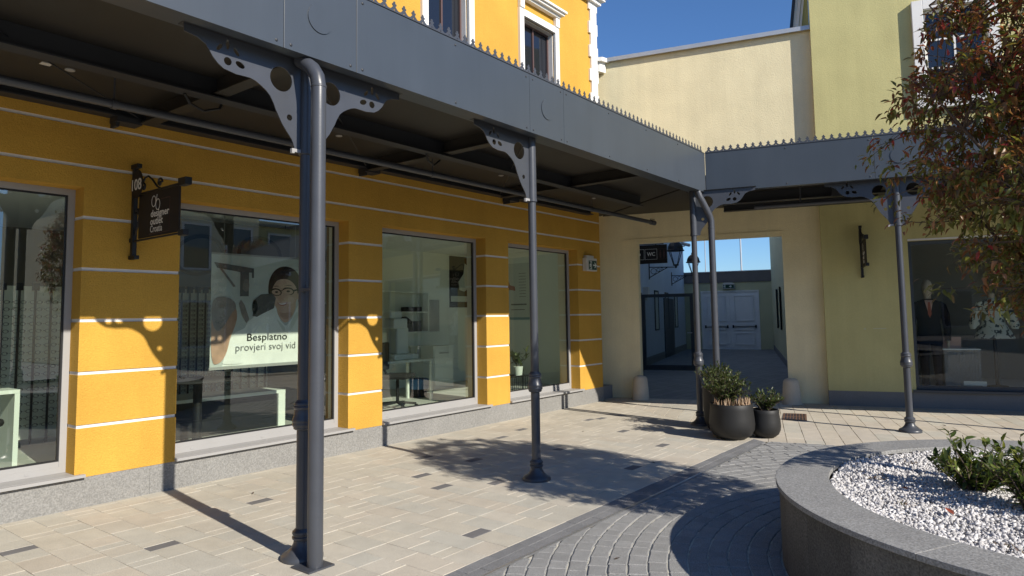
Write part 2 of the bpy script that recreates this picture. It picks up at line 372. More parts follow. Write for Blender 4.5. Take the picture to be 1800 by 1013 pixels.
def clip(poly, a, b, c):   # keep a*x+b*y<=c
    out = []
    for i in range(len(poly)):
        p, q = poly[i], poly[(i + 1) % len(poly)]
        dp, dq = a * p[0] + b * p[1] - c, a * q[0] + b * q[1] - c
        if dp <= 0: out.append(p)
        if (dp < 0 < dq) or (dq < 0 < dp):
            t = dp / (dp - dq); out.append((p[0] + (q[0] - p[0]) * t, p[1] + (q[1] - p[1]) * t))
    return out
def area(p): return abs(sum(p[i][0] * p[(i + 1) % len(p)][1] - p[(i + 1) % len(p)][0] * p[i][1] for i in range(len(p)))) / 2
def centroid(p): return (sum(q[0] for q in p) / len(p), sum(q[1] for q in p) / len(p))
def stone_mesh(poly, ch, drop, top, jit=0):
    cx, cy = centroid(poly); n = len(poly); v = []
    ins = []
    for x, y in poly:
        d = math.hypot(x - cx, y - cy); k = max(0, 1 - ch * 1.3 / d); ins.append((cx + (x - cx) * k, cy + (y - cy) * k))
    for x, y in ins: v.append((x, y, top))
    for x, y in poly: v.append((x, y, top - drop))
    for x, y in poly: v.append((x, y, -.03))
    f = [tuple(range(n))]
    for i in range(n):
        j = (i + 1) % n; f.append((n + i, n + j, j, i)); f.append((2 * n + i, 2 * n + j, n + j, n + i))
    return v, f
def ccw(p):
    s_ = sum(p[i][0] * p[(i + 1) % len(p)][1] - p[(i + 1) % len(p)][0] * p[i][1] for i in range(len(p)))
    return p if s_ > 0 else p[::-1]
def lay(polys, name, parent, m, mbulk, limit, ch, drop, hj=.0015, bulkname='paving_field'):
    """polys: list of (poly, material or None)."""
    items = []
    for poly, mm in polys:
        if len(poly) < 3 or area(poly) < .002: continue
        poly = ccw(poly); cx, cy = centroid(poly); d2 = cx * cx + cy * cy + 2.5
        vis = inview((cx, cy, 0), 40)
        items.append(((-(area(poly) / d2 ** 1.4) if vis else 1) - (1e3 if mm and vis else 0), poly, mm))
    items.sort(key=lambda t: t[0]); bulk = MB(); k = 0
    for s_, poly, mm in items:
        top = rnd.uniform(-hj, hj); cx, cy = centroid(poly)
        if s_ < 0 and k < limit:
            v, f = stone_mesh([(x - cx, y - cy) for x, y in poly], ch, drop, 0)
            me = bpy.data.meshes.new(name); me.from_pydata(v, [], f); me.materials.append(M[mm or m])
            o = bpy.data.objects.new(name, me); COL.objects.link(o); o.parent = parent
            o.location = (cx - parent.location.x, cy - parent.location.y, top)
            o.rotation_euler = (rnd.uniform(-.004, .004), rnd.uniform(-.004, .004), rnd.uniform(-.006, .006)); k += 1
        else:
            bulk.add(*stone_mesh(poly, ch, drop, top))
    if bulk.v:
        o = obj(bulkname, bulk, mbulk, parent); o['kind'] = 'stuff'
        if parent.location.length: o.location = -parent.location

# mitre between the two paving directions
mp, mq = (10.577, 5.485), (9.897, 4.497)
mdx, mdy = mp[0] - mq[0], mp[1] - mq[1]
def mside(keep_left):   # a,b,c for clip
    a, b = mdy, -mdx; c = a * mq[0] + b * mq[1]
    return (a, b, c) if keep_left else (-a, -b, -c)
BANDY = 3.07
# beige pavement
pv = MB().prism([(-4, 3.0), (8.9, 3.0), (11.75, 7.2), (-4, 7.2)], -.05, -.008); pav = struct('beige_pavement', pv, 'joint')
polys = []; cw = .2185; x = 2.968 - cw * 22; gp_ = .003
DARK = [(2.44, 5.12), (3.53, 5.67), (5.06, 5.15), (4.85, 4.69), (3.94, 3.48), (1.66, 5.87), (5.75, 5.79), (5.91, 5.21), (7.22, 5.87), (7.86, 6.08), (9.19, 5.71), (7.97, 3.84), (7.01, 4.77), (5.33, 4.38), (9.42, 5.62), (6.6, 3.55), (8.55, 4.75), (1.9, 4.5)]
gp_ = .0022
while x < 11.2:
    y = BANDY + rnd.uniform(0, .1)
    y0 = BANDY
    darks = sorted([dy for dx, dy in DARK if x <= dx < x + cw])
    while y0 < 7.0:
        L = rnd.choices([.109, .2185, .328, .437], [2.2, 3, 3, 1])[0]
        mm = None
        if darks and y0 + L > darks[0] - .055:
            ydk = darks[0] - .055
            if ydk - y0 > .06: L = ydk - y0
            elif ydk - y0 > -.06 or True: L = .112; mm = 'darkpaver'; darks.pop(0)
        p = [(x + gp_ / 2, y0 + gp_ / 2), (x + cw - gp_ / 2, y0 + gp_ / 2), (x + cw - gp_ / 2, y0 + L - gp_ / 2), (x + gp_ / 2, y0 + L - gp_ / 2)]
        p = clip(p, *mside(True)); p = clip(p, 0, 1, 6.95)
        if p: polys.append((p, mm))
        y0 += L
    x += cw
lay(polys, 'paver', pav, 'paver', 'paverbulk', 300, .0025, .002, .001)
# slab pavement of the right wing
sv = MB().prism([tuple(P(a, b)[:2]) for a, b in ((-4.5, 3.5), (-.6, -1.12), (9, -1.12), (9, 3.5))], -.05, -.0085); slb = struct('slab_pavement', sv, 'joint')
polys = []; U = -3.0
tilt = .05
while U < 8:
    V0 = -1.12 + 0; first = rnd.choice([.22, .33, .44])
    while V0 < 3.4:
        L = first if first else rnd.choices([.33, .44, .66, .87], [1, 2, 3, 2])[0]; first = 0
        q = [(U + .0025, V0 + .0025), (U + .2185 - .0025, V0 + .0025), (U + .2185 - .0025, V0 + L - .0025), (U + .0025, V0 + L - .0025)]
        q = [(a - tilt * b, b) for a, b in q]
        q = clip(q, 0, 1, 2.94)
        p = [tuple(P(a, b)[:2]) for a, b in q]
        if len(p) > 2: p = clip(p, *mside(False))
        if p: polys.append((p, None))
        V0 += L
    U += .2185
lay(polys, 'paver', slb, 'slab', 'paverbulk', 260, .003, .004, .0015)
# dark band along the beige pavement
bd = MB().prism([(-3, 2.84), (8.62, 2.84), (8.75, BANDY), (-3, BANDY)], -.05, -.009); bnd = struct('dark_paving_band', bd, 'joint')
polys = []
for r_, (ya, yb) in enumerate(((2.875, 2.97), (2.97, BANDY))):
    x = -2.5 + .1 * r_
    while x < 8.9:
        L = rnd.choice([.21, .21, .32])
        p = [(x + .0015, ya + .0015), (x + L - .0015, ya + .0015), (x + L - .0015, yb - .0015), (x + .0015, yb - .0015)]
        p = clip(p, *mside(True)); polys.append((p, None)); x += L
lay(polys, 'paver', bnd, 'band_paver', 'band_paver', 120, .002, .002, .001)
struct('steel_edging', MB().box(-3, 8.62, 2.85, 2.858, -.03, .004).box(-3, 8.62, 2.864, 2.872, -.03, .003), 'steel')
# cobbles in rings round the planter
PC = (5.335, -.34)
cb = MB().prism([(-6, 2.845), (-6, -8), (14, -8), (14, 2.0), (8.61, 2.845)], -.05, -.009)
cob = struct('cobbled_plaza', cb, 'sandjoint')
polys = []
sa, sb, sc_ = EV.x, EV.y, EV.x * C0.x + EV.y * C0.y - 1.135   # EV.p <= c : in front of the slabs
for ri in range(-3, 28):
    ra = 2.128 + .127 * (ri) ; rb = ra + .127 - .009
    if rb < 1.95: continue
    ra = max(ra, 1.918)
    th = rnd.uniform(0, .1)
    end = th + 2 * pi
    while th < end - .03:
        Lc = rnd.choice([.125, .165, .165, .21]); dt = Lc / ra
        t0, t1 = th + .0012 / ra, th + dt - .0012 / ra
        j = lambda: rnd.uniform(-.0042, .0042)
        nseg = 3
        inner = [(ra + j(), t0 + (t1 - t0) * k / nseg) for k in range(nseg + 1)]
        outer = [(rb + j(), t1 - (t1 - t0) * k / nseg) for k in range(nseg + 1)]
        p = [(PC[0] + r_ * math.cos(t), PC[1] + r_ * math.sin(t)) for r_, t in outer[::-1] + inner[::-1]]
        th += dt
        cx, cy = centroid(p)
        if not inview((cx, cy, 0), 250): continue
        p = ccw(p); p = clip(p, 0, 1, 2.846); 
        if len(p) > 2: p = clip(p, sa, sb, sc_)
        if len(p) > 2: polys.append((p, None))
lay(polys, 'cobble', cob, 'cobble', 'cobblebulk', 300, .006, .004, .002, 'cobble_field')

# ------------------------------------------------------------------ yellow building
yb = root('yellow_shop_building', 'long yellow rendered building with white grooves and large shop windows', 'building', (6, YW, 0))
WIN = [(.34, 2.41), (3.28, 5.36), (5.9, 7.97), (8.53, 10.58)]
PIER = [(-3.5, .34), (2.41, 3.28), (5.36, 5.9), (7.97, 8.53), (10.58, 11.38)]
GZ = [.70, 1.165, 1.63, 2.087, 2.55]
GT = [3.014, 3.388]
wl = MB(); lin = MB()
gh = .015; YB = 6.985
zs = [.262] + sum([[z - gh, z + gh] for z in GZ], []) + [2.82]
for x0, x1 in PIER:
    lin.box(x0 - .0, x1 + .0, 6.99, 7.12, .271, 2.82)
    for k in range(0, len(zs), 2): wl.box(x0, x1, YW, YB, zs[k], zs[k + 1])
    for z in GZ:
        b = MB().box(x0 + .006, x1 - .006, YW + .011, YB - .01, z - gh, z + gh); obj('groove_band', b, 'band', yb, True)
lin.box(-3.5, 11.38, 6.99, 7.12, 2.82, 2.951); obj('interior_wall', lin, 'interior', yb, True)
zt = [2.82, GT[0] - gh, GT[0] + gh, GT[1] - gh, GT[1] + gh, 4.2]
for k in range(0, 6, 2): wl.box(-3.5, 11.38, YW, YB, zt[k], zt[k + 1])
for z in GT: obj('groove_band', MB().box(-3.494, 11.374, YW + .011, YB - .01, z - gh, z + gh), 'band', yb, True)
UW = [(3.95, 4.85), (6.72, 7.6), (9.0, 9.94)]   # upper window openings
xs = [-3.5] + sum([[a, b] for a, b in UW], []) + [11.38]
for k in range(0, len(xs), 2): wl.box(xs[k], xs[k + 1], YW, YB, 4.2, 6.7)
wl.box(-3.5, 11.38, YW, YB, 6.7, 7.75); wl.box(-3.5, 11.38, YB + .005, 12, 3.0, 7.75)
obj('wall', wl, 'yellow', yb, True)
px = [-3.5, -1.2, .9, 3.05, 5.2, 7.35, 9.5, 11.4]
for k in range(7): obj('plinth_stone', MB().box(px[k] + .001, px[k + 1] - .001, YW + .004, YB + .01, -.02, .262), 'plinth', yb, True)
obj('plinth_stone', MB().box(11.401, 11.9, YW + .1, YB + .2, -.02, .25), 'darkplinth', yb, True)
for x0, x1 in WIN:
    fr = MB().frame(x0, x1, .295, 2.82, 6.925, 6.985, .055); fr.box(x0 + .055, x1 - .055, 6.93, 6.98, .35, .395)
    fo = obj('shop_window', fr, 'alu', yb, True)
    obj('seal', MB().frame(x0 + .055, x1 - .055, .395, 2.765, 6.94, 6.972, .014), 'black', fo, True)
    obj('pane', MB().box(x0 + .069, x1 - .069, 6.95, 6.958, .409, 2.751), 'glass', fo, True)
    si = MB().box(x0 - .005, x1 + .075, 6.685, 6.729, .266, .292).box(x0 + .002, x1 - .002, 6.729, 6.99, .2645, .294)
    obj('sill', si, 'alu', fo, True)
    for t in (.12, .5, .85): obj('drain_cap', MB().box(x0 + (x1 - x0) * t, x0 + (x1 - x0) * t + .03, 6.921, 6.925, .315, .33), 'alu', fo, True)
# upper windows
for x0, x1 in UW:
    sw = .118
    su = MB().box(x0 - sw, x0, YW - .05, YW + .02, 4.1, 6.82).box(x1, x1 + sw, YW - .05, YW + .02, 4.1, 6.82).box(x0, x1, YW - .05, YW + .02, 6.7, 6.82)
    so_ = obj('upper_window', su, 'white', yb, True, bevel=.006)
    co = MB().prism([(x0 - sw, YW - .001), (x0 - sw, YW - .09), (x1 + sw, YW - .09), (x1 + sw, YW - .001)], 6.99, 7.035)
    co.box(x0 - sw - .05, x1 + sw + .05, YW - .15, YW - .001, 7.035, 7.075).box(x0 - sw - .08, x1 + sw + .08, YW - .19, YW - .001, 7.075, 7.12)
    for xx in (x0 - sw, x1): co.box(xx, xx + sw, YW - .07, YW - .001, 6.82, 6.99)
    obj('cornice', co, 'white', so_, True, bevel=.008)
    fb = MB().frame(x0, x1, 4.2, 6.7, 6.84, 6.9, .045)
    fb.box(x0 + .045, x1 - .045, 6.835, 6.905, 5.68, 5.79)
    xm = (x0 + x1) / 2; fb.box(xm - .017, xm + .017, 6.845, 6.895, 5.79, 6.655).box(xm - .017, xm + .017, 6.845, 6.895, 4.245, 5.68)
    obj('reveal', MB().box(x0 + .0005, x0 + .012, YW + .021, 6.84, 4.2, 6.699).box(x1 - .012, x1 - .0005, YW + .021, 6.84, 4.2, 6.699).box(x0 + .012, x1 - .012, YW + .021, 6.84, 6.688, 6.699), 'white', so_, True)
    obj('frame', fb, 'brown', so_, True)
    obj('pane', MB().box(x0 + .045, xm - .017, 6.865, 6.872, 4.25, 6.655).box(xm + .017, x1 - .045, 6.865, 6.872, 4.25, 6.655), 'darkpane', so_, True)
# corner quoins, eaves
z = 4.0; k = 0
while z < 7.6:
    x0 = 11.13 if k % 2 else 11.19
    obj('quoin', MB().box(x0, 11.41 + (.03 if k % 2 else 0), YW - .04, YW + .2, z + .002, z + .2395), 'white', yb, True, bevel=.006); z += .2395; k += 1
ev = MB().box(-3.5, 11.5, YW - .1, YB, 7.75, 7.83).box(-3.5, 11.56, YW - .17, YB, 7.83, 7.9).box(-3.5, 11.62, YW - .24, YB, 7.9, 8.0)
obj('eaves', ev, 'white', yb, True)
# interior shells (parts of the building)
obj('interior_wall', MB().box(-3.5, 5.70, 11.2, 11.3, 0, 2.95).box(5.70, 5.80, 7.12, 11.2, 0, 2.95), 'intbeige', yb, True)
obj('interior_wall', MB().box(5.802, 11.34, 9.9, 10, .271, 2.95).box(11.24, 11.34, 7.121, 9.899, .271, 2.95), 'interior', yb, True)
obj('interior_floor', MB().box(-3.5, 11.35, 7.0, 11.35, .0, .27), 'intfloor', yb, True)
obj('interior_ceiling', MB().box(-3.5, 11.35, 7.121, 11.35, 2.951, 3.0), 'ceil', yb, True)

# ------------------------------------------------------------------ cream gateway, green shop, passage buildings (right-wing frame)
cr = root('cream_gateway_building', 'cream rendered link wall with a square gateway opening into the passage', 'building', C0, ANG)
DC = 2.93; T = .2
c_ = MB().box(-2.6, -1.68, DC, DC + T, 0, 3.02).box(.975, 1.62, DC, DC + T, 0, 3.02).box(-2.6, 1.62, DC, DC + T, 3.02, 6.78)
obj('wall', c_, 'cream', cr)
obj('lintel', MB().box(-1.95, 1.0, DC - .012, DC - .0005, 3.02, 3.105), 'cream', cr)
obj('coping', MB().box(-2.55, 1.62, DC - .06, DC + .4, 6.782, 6.80).box(-2.55, 1.62, DC - .08, DC - .05, 6.76, 6.84), 'zinc', cr)
obj('cornice_end', MB().prism([(-2.5, DC - .02), (-2.5, DC - .2), (-2.3, DC - .16), (-2.22, DC - .02)], 6.55, 6.75).prism([(-2.56, DC - .02), (-2.56, DC - .26), (-2.24, DC - .2), (-2.14, DC - .02)], 6.75, 6.83), 'white', cr)
gr = root('green_shop_building', 'pale green rendered shop with a display window under the canopy', 'building', C0, ANG)
DG = 2.78; T2 = .35
gw = MB().box(1.62, 2.95, DG, DG + T2, .255, 3.4).box(2.95, 7.2, DG, DG + T2, 2.79, 3.4).box(7.2, 12, DG, DG + T2, .255, 3.4)
gw.box(1.62, 3.38, DG, DG + T2, 3.4, 7.6).box(3.38, 4.28, DG, DG + T2, 3.4, 5.15).box(3.38, 4.28, DG, DG + T2, 6.73, 7.6).box(4.28, 12, DG, DG + T2, 3.4, 7.6)
gw.box(1.62, 1.9, DG + T2, 12, 3.2, 7.0)
obj('wall', gw, 'green', gr)
for a, b in ((1.62, 2.9), (2.9, 4.4), (4.4, 5.9), (5.9, 7.4), (7.4, 12)): obj('plinth_stone', MB().box(a + .001, b - .001, DG + .006, DG + .3, -.02, .255), 'darkplinth', gr)
rk = MB().prism([(1.55, DG - .06), (12, DG - .06), (12, DG + .5), (1.55, DG + .5)], 7.6, 7.72)
obj('eaves', rk, 'white', gr)
obj('gable_wall', MB().prism([(1.44, 3.30), (1.6195, 3.30), (1.6195, 9), (1.44, 9)], 6.85, 8.6), 'green', gr)
vg = MB()
for d_, w_ in ((0, .05), (.055, .05), (.11, .04)): vg.bar((1.335 + d_, 3.28 - .02 * (d_ < .1), 6.8), (1.335 + d_ + .20, 3.28 - .02 * (d_ < .1), 8.4), w_, .05, (0, 1, 0))
obj('verge_board', vg, 'white', gr)
obj('roof_edge', MB().bar((1.29, 3.26, 6.82), (1.49, 3.26, 8.42), .055, .12, (0, 1, 0)), 'anthdark', gr)
obj('scuff_mark', MB().box(2.36, 2.56, DG - .001, DG - .0002, 1.31, 1.325).box(2.22, 2.25, DG - .001, DG - .0002, 1.30, 1.33), 'olive', gr)
sf = MB().frame(2.95, 7.2, .30, 2.79, DG + .12, DG + .18, .06); sfo = obj('shop_window', sf, 'anth', gr)
obj('pane', MB().box(3.01, 7.14, DG + .145, DG + .153, .36, 2.73), 'glass2', sfo)
obj('sill', MB().box(2.90, 7.25, DG - .04, DG + .12, .258, .298), 'anth', sfo)
obj('lintel', MB().box(2.95, 7.2, DG - .006, DG - .0005, 2.79, 2.82), 'band', sfo)
uw = MB().frame(3.21, 4.45, 5.0, 6.89, DG - .09, DG - .0005, .165); uwo = obj('upper_window', uw, 'white', gr, bevel=.006)
mu_ = MB().frame(3.375, 4.285, 5.165, 6.725, DG + .03, DG + .08, .05)
mu_.box(3.815, 3.845, DG + .035, DG + .075, 5.215, 6.675)
for zz in (5.7, 6.19): mu_.box(3.425, 3.815, DG + .036, DG + .074, zz, zz + .03).box(3.845, 4.235, DG + .036, DG + .074, zz, zz + .03)
obj('frame', mu_, 'white', uwo); obj('pane', MB().box(3.425, 4.235, DG + .05, DG + .056, 5.215, 6.675), 'darkpane', uwo)
# interior of the green shop
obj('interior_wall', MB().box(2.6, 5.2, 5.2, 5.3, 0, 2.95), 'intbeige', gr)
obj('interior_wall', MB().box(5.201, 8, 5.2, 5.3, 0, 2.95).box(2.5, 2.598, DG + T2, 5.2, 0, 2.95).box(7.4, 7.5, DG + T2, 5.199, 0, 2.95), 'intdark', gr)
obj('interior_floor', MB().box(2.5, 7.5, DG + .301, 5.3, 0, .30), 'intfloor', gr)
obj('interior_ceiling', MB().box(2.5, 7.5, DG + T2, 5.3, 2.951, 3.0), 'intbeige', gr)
# passage
struct('passage_floor', MB().prism([tuple(P(a, b)[:2]) for a, b in ((-4.5, 2.93), (1.6, 2.93), (1.6, 24), (-4.5, 24))], -.05, -.004), 'passage')
lb = root('pale_blue_building', 'shaded pale blue building forming the left side of the passage', 'building', P(-3.2, 12), ANG)
def lw(V): return -3.07 - .032 * (V - 3.13)
def lb_prism(d0, d1, V0, V1, z0, z1): return MB().prism([(lw(V0) + d0 + 3.2, V0 - 12), (lw(V0) + d1 + 3.2, V0 - 12), (lw(V1) + d1 + 3.2, V1 - 12), (lw(V1) + d0 + 3.2, V1 - 12)], z0, z1)
obj('wall', lb_prism(-3, 0, 3.2, 22.4, .25, 6.5), 'bluewall', lb); obj('plinth', lb_prism(-3, .02, 3.2, 22.4, -.02, .25), 'plinth', lb)
obj('door', lb_prism(0, .04, 15.6, 18.2, .0, 2.25), 'anthdark', lb)
ol = root('olive_passage_wall', 'olive rendered side wall along the right of the passage', 'wall', P(.8, 12), ANG)
def rw(V): return 1.37 - .063 * (V - 3.13)
def rw_prism(d0, d1, V0, V1, z0, z1): return MB().prism([(rw(V0) + d0 - .8, V0 - 12), (rw(V0) + d1 - .8, V0 - 12), (rw(V1) + d1 - .8, V1 - 12), (rw(V1) + d0 - .8, V1 - 12)], z0, z1)
obj('wall', rw_prism(0, .25, 3.2, 7, .2, 6.6), 'olive', ol); obj('wall', rw_prism(0, .25, 7.001, 22.4, .2, 7.9), 'olive', ol); obj('plinth', rw_prism(-.02, .25, 3.2, 22.4, -.02, .2), 'darkplinth', ol)
ew = root('passage_end_building', 'low olive building with white double doors closing the passage', 'building', P(-1.7, 22.4), ANG)
e = MB().box(-4.3, -1.25, 0, .3, 0, 3.06).box(1.31, 3, 0, .3, 0, 3.06).box(-1.25, 1.31, 0, .3, 2.68, 3.06); obj('wall', e, 'olive', ew)
obj('parapet', MB().box(-4.3, 3, -.05, .3, 3.06, 3.54), 'greywall', ew); obj('coping', MB().box(-4.3, 3, -.08, .32, 3.541, 3.58), 'zinc', ew)
obj('door_frame', MB().box(-1.25, -1.19, -.03, .1, 0, 2.68).box(1.25, 1.31, -.03, .1, 0, 2.68).box(-1.19, 1.25, -.03, .1, 2.62, 2.68), 'white', ew)
for x0, x1, hx in ((-1.188, .028, -.03), (.032, 1.248, .1)):
    d = obj('door', MB().box(x0, x1, .02, .08, .01, 2.618), 'doorwhite', ew)
    for z0, z1 in ((1.28, 2.45), (.87, 1.12), (.2, .75)):
        obj('panel', MB().frame(x0 + .18, x1 - .18, z0, z1, -.03, .02, .04).box(x0 + .23, x1 - .23, .0, .02, z0 + .035, z1 - .035), 'doorwhite', d, bevel=.006)
    obj('push_bar', MB().tube([(x0 + .12, -.06, 1.02), (x1 - .12, -.06, 1.02)], .018, 8).box(x0 + .09, x0 + .15, -.06, .02, .97, 1.1).box(x1 - .15, x1 - .09, -.06, .02, .97, 1.1), 'blackmetal', d)

# ------------------------------------------------------------------ canopies
FT, FB_ = 4.005, 3.415
def crest(length):
    hp = [(0, .022), (.012, .024), (.023, .032), (.032, .042), (.0395, .050), (.036, .054), (.029, .059), (.029, .068), (.036, .073), (.042, .0715), (.0415, .079), (.0425, .085), (.0465, .0895), (.0522, .091)]
    n = int(length / .1044); out = [(0, 0)]; holes = []
    out = [(n * .1044, 0), (0, 0)]
    for k in range(n):
        o_ = k * .1044
        out += [(o_ + a, b) for a, b in hp]; out += [(o_ + .1044 - a, b) for a, b in hp[-2:0:-1]]
        holes.append(circle(o_ + .0522, .022, .0055, 8))
    return [out] + holes
def canopy(rt, x0, x1, panels, wallv, cols, roofpoly, f, discs, seams):
    """local frame: x along, y into wall from fascia face at y=0"""
    for a, b in panels:
        obj('fascia_panel', MB().box(a + .002, b - .002, 0, .02, FB_, FT - .001), 'anth', rt, bevel=.0015)
    obj('backing_rail', MB().box(x0, x1, .021, .05, FB_ + .03, FT - .03), 'anthdark', rt)
    for dx in discs:
        pts = [(.105 * math.cos(a), .105 * math.sin(a)) for a in [2 * pi * k / 32 for k in range(32)]]
        obj('medallion', MB().add([(dx + p, -.007, 3.71 + q) for p, q in pts] + [(dx + p, .0, 3.71 + q) for p, q in pts], [tuple(range(32))] + [(i, 32 + i, 32 + (i + 1) % 32, (i + 1) % 32) for i in range(32)]), 'anth', rt)
    sc = MB()
    sx = []
    for s_ in seams: sx += [s_ - .055, s_ + .055]
    k = 0
    ss = sorted(seams)
    for a, b in zip([x0] + ss, ss + [x1]):
        if b - a > 1.2:
            nn = max(1, round((b - a) / 1.0)); sx += [a + (b - a) * j / nn for j in range(1, nn)]
    for q in sx:
        if q < x0 + .02: continue
        for zz in (FB_ + .035, FT - .04): sc.lathe([(.011, 0), (.010, .004), (.005, .007)], (0, 0, 0), 8)
    # screws turned towards the viewer: rebuild as little domes on the face
    sc = MB()
    for q in sx:
        for zz in (FB_ + .035, FT - .045):
            pr = [(.011, 0), (.010, -.004), (.0045, -.0065)]
            v = []; ff = []
            for r_, yy in pr:
                for t in range(8): v.append((q + r_ * math.cos(t * pi / 4), yy, zz + r_ * math.sin(t * pi / 4)))
            for i_ in range(2):
                for t in range(8): ff.append((i_ * 8 + t, i_ * 8 + (t + 1) % 8, (i_ + 1) * 8 + (t + 1) % 8, (i_ + 1) * 8 + t))
            ff.append(tuple(range(16, 24))); sc.add(v, ff)
    obj('screw_heads', sc, 'anthdark', rt, kind='stuff')
    obj('crest', MB().planar(crest(x1 - x0 - .01), .004, (x0 + .005, .012, FT + .004), (1, 0, 0), (0, 0, 1)), 'cast', rt)
    obj('top_cap', MB().box(x0, x1, -.006, .03, FT, FT + .0035), 'anthdark', rt)
    obj('bottom_flange', MB().box(x0 + .02, x1 - .01, .021, .1, FB_ + .002, FB_ + .008), 'anth', rt)
    obj('edge_beam', MB().box(x0, x1 - .02, .11, .24, 3.436, 3.446).box(x0, x1 - .02, .165, .185, 3.446, 3.59).box(x0, x1 - .02, .11, .24, 3.59, 3.6), 'anth', rt)
    obj('middle_beam', MB().box(x0, x1 + .6, 1.33, 1.47, 3.425, 3.437).box(x0, x1 + .6, 1.39, 1.41, 3.437, 3.6), 'anthdark', rt)
    obj('wall_beam', MB().box(x0, x1 + 1.2, wallv - .16, wallv - .02, 3.49, 3.505).box(x0, x1 + 1.2, wallv - .1, wallv - .08, 3.505, 3.6), 'anthdark', rt)
    for cx in cols:
        obj('cross_beam', MB().box(cx - .06, cx + .06, .25, wallv - .17, 3.455, 3.467).box(cx - .01, cx + .01, .25, 1.385, 3.467, 3.6).box(cx - .01, cx + .01, 1.415, wallv - .17, 3.467, 3.6), 'soffit', rt)
    obj('roof_sheet', MB().prism(roofpoly, 3.601, 3.66), 'soffit', rt)
    a = [c for c in cols]
    for c1, c2 in zip(a, a[1:]):
        obj('tie_rod', MB().tube([(c1 + .1, .3, 3.50), (c2 - .1, wallv - .2, 3.50)], .007, 6), 'anthdark', rt)
lc = root('canopy', 'long anthracite canopy with cut out crest along the yellow shopfront', 'canopy', (0, 3.9, 0))
CX = [.11, 2.86, 5.56, 9.62]
seamsL = [-.19, .41, 2.56, 3.17, 5.32, 5.925]
canopy(lc, -3.5, 9.72, list(zip([-3.5] + seamsL, seamsL + [9.72])), YW - 3.9, [.11, 2.86, 5.56, 8.2], [(-3.5, .05), (9.75, .05), (11.85, 3.08), (11.42, 3.08), (11.36, 2.82), (-3.5, 2.82)], None, [.11, 2.85, 5.62], seamsL)
pipe = MB().tube([(-3.5, 1.72, 3.30), (11.35, 1.72, 3.30)], .034, 10).tube([(11.35, 1.72, 3.30), (11.5, 1.72, 3.30)], .045, 10).tube([(11.3, 1.72, 3.30), (11.34, 1.72, 3.36), (11.5, 1.72, 3.365)], .006, 6)
for xx in (2.2, 3.9, 5.7, 7.5, 9.3): pipe.tube([(xx, 1.72, 3.33), (xx, 1.72, 3.6)], .006, 6).tube([(xx - .02, 1.72, 3.30), (xx + .02, 1.72, 3.30)], .041, 10)
obj('sprinkler_pipe', pipe, 'cast', lc, smooth=40)
for xx in (2.0, 4.6, 7.4, 9.9): obj('ceiling_light', MB().lathe([(.028, -.012), (.036, -.008), (.036, 0)], (xx, 2.05, 3.6), 16), 'alu', lc)
obj('detector_plate', MB().box(1.80, 1.87, 2.02, 2.08, 3.594, 3.6), 'lightplastic', lc)
for xx in (2.6, 5.5, 8.4): obj('wall_bracket', MB().box(xx, xx + .22, 2.66, 2.825, 3.44, 3.489).bar((xx + .02, 2.7, 3.42), (xx + .02, 2.82, 3.42), .03, .04), 'anthdark', lc)
cab = MB().tube([(2.6, 1.42, 3.42), (2.66, 1.45, 3.36), (2.8, 1.5, 3.34), (2.95, 1.52, 3.40), (2.97, 1.52, 3.45)], .012, 6)
cab.tube([(5.3, 1.42, 3.42), (5.36, 1.45, 3.36), (5.5, 1.5, 3.34), (5.62, 1.52, 3.42)], .012, 6)
obj('cable', cab, 'blackmetal', lc)
obj('corner_trim', MB().tube([(9.722, .012, 3.405), (9.722, .012, 4.003)], .011, 8), 'anthdark', lc)
obj('mitre_light_block', MB().prism([(9.2, .06), (9.76, .03), (10.15, .02), (12.7, 3.3), (10.9, 2.82)], 3.6605, 3.69), 'soffit', lc)  # added sheet over the roof mitre, stops sun leaking onto the wall
obj('corner_plate', MB().prism([(9.6, .03), (9.73, .02), (9.9, .25), (9.7, .3)], 3.447, 3.6), 'anthdark', lc)
rc = root('canopy', 'shorter anthracite canopy wing in front of the cream and green walls', 'canopy', C0, ANG)
seamsR = [2.24, 2.84, 5.0]
seamsR += [5.65, 9.0]
canopy(rc, .004, 13, list(zip([.004] + seamsR, seamsR + [13])), DG, [2.5, 5.25], [(.03, .05), (13, .05), (13, 2.775), (1.61, 2.775), (1.61, 2.925), (-2.36, 2.925)], None, [2.54, 5.33], seamsR)
pipe = MB().tube([(.75, 1.1, 3.30), (12, 1.1, 3.30)], .034, 10).tube([(.62, 1.1, 3.30), (.75, 1.1, 3.30)], .045, 10)
for xx in (1.3, 3.2): pipe.tube([(xx, 1.1, 3.33), (xx, 1.1, 3.6)], .012, 6)
obj('sprinkler_pipe', pipe, 'cast', rc, smooth=40)
obj('junction_box', MB().box(1.75, 1.95, 1.05, 1.15, 3.38, 3.6), 'anthdark', rc)

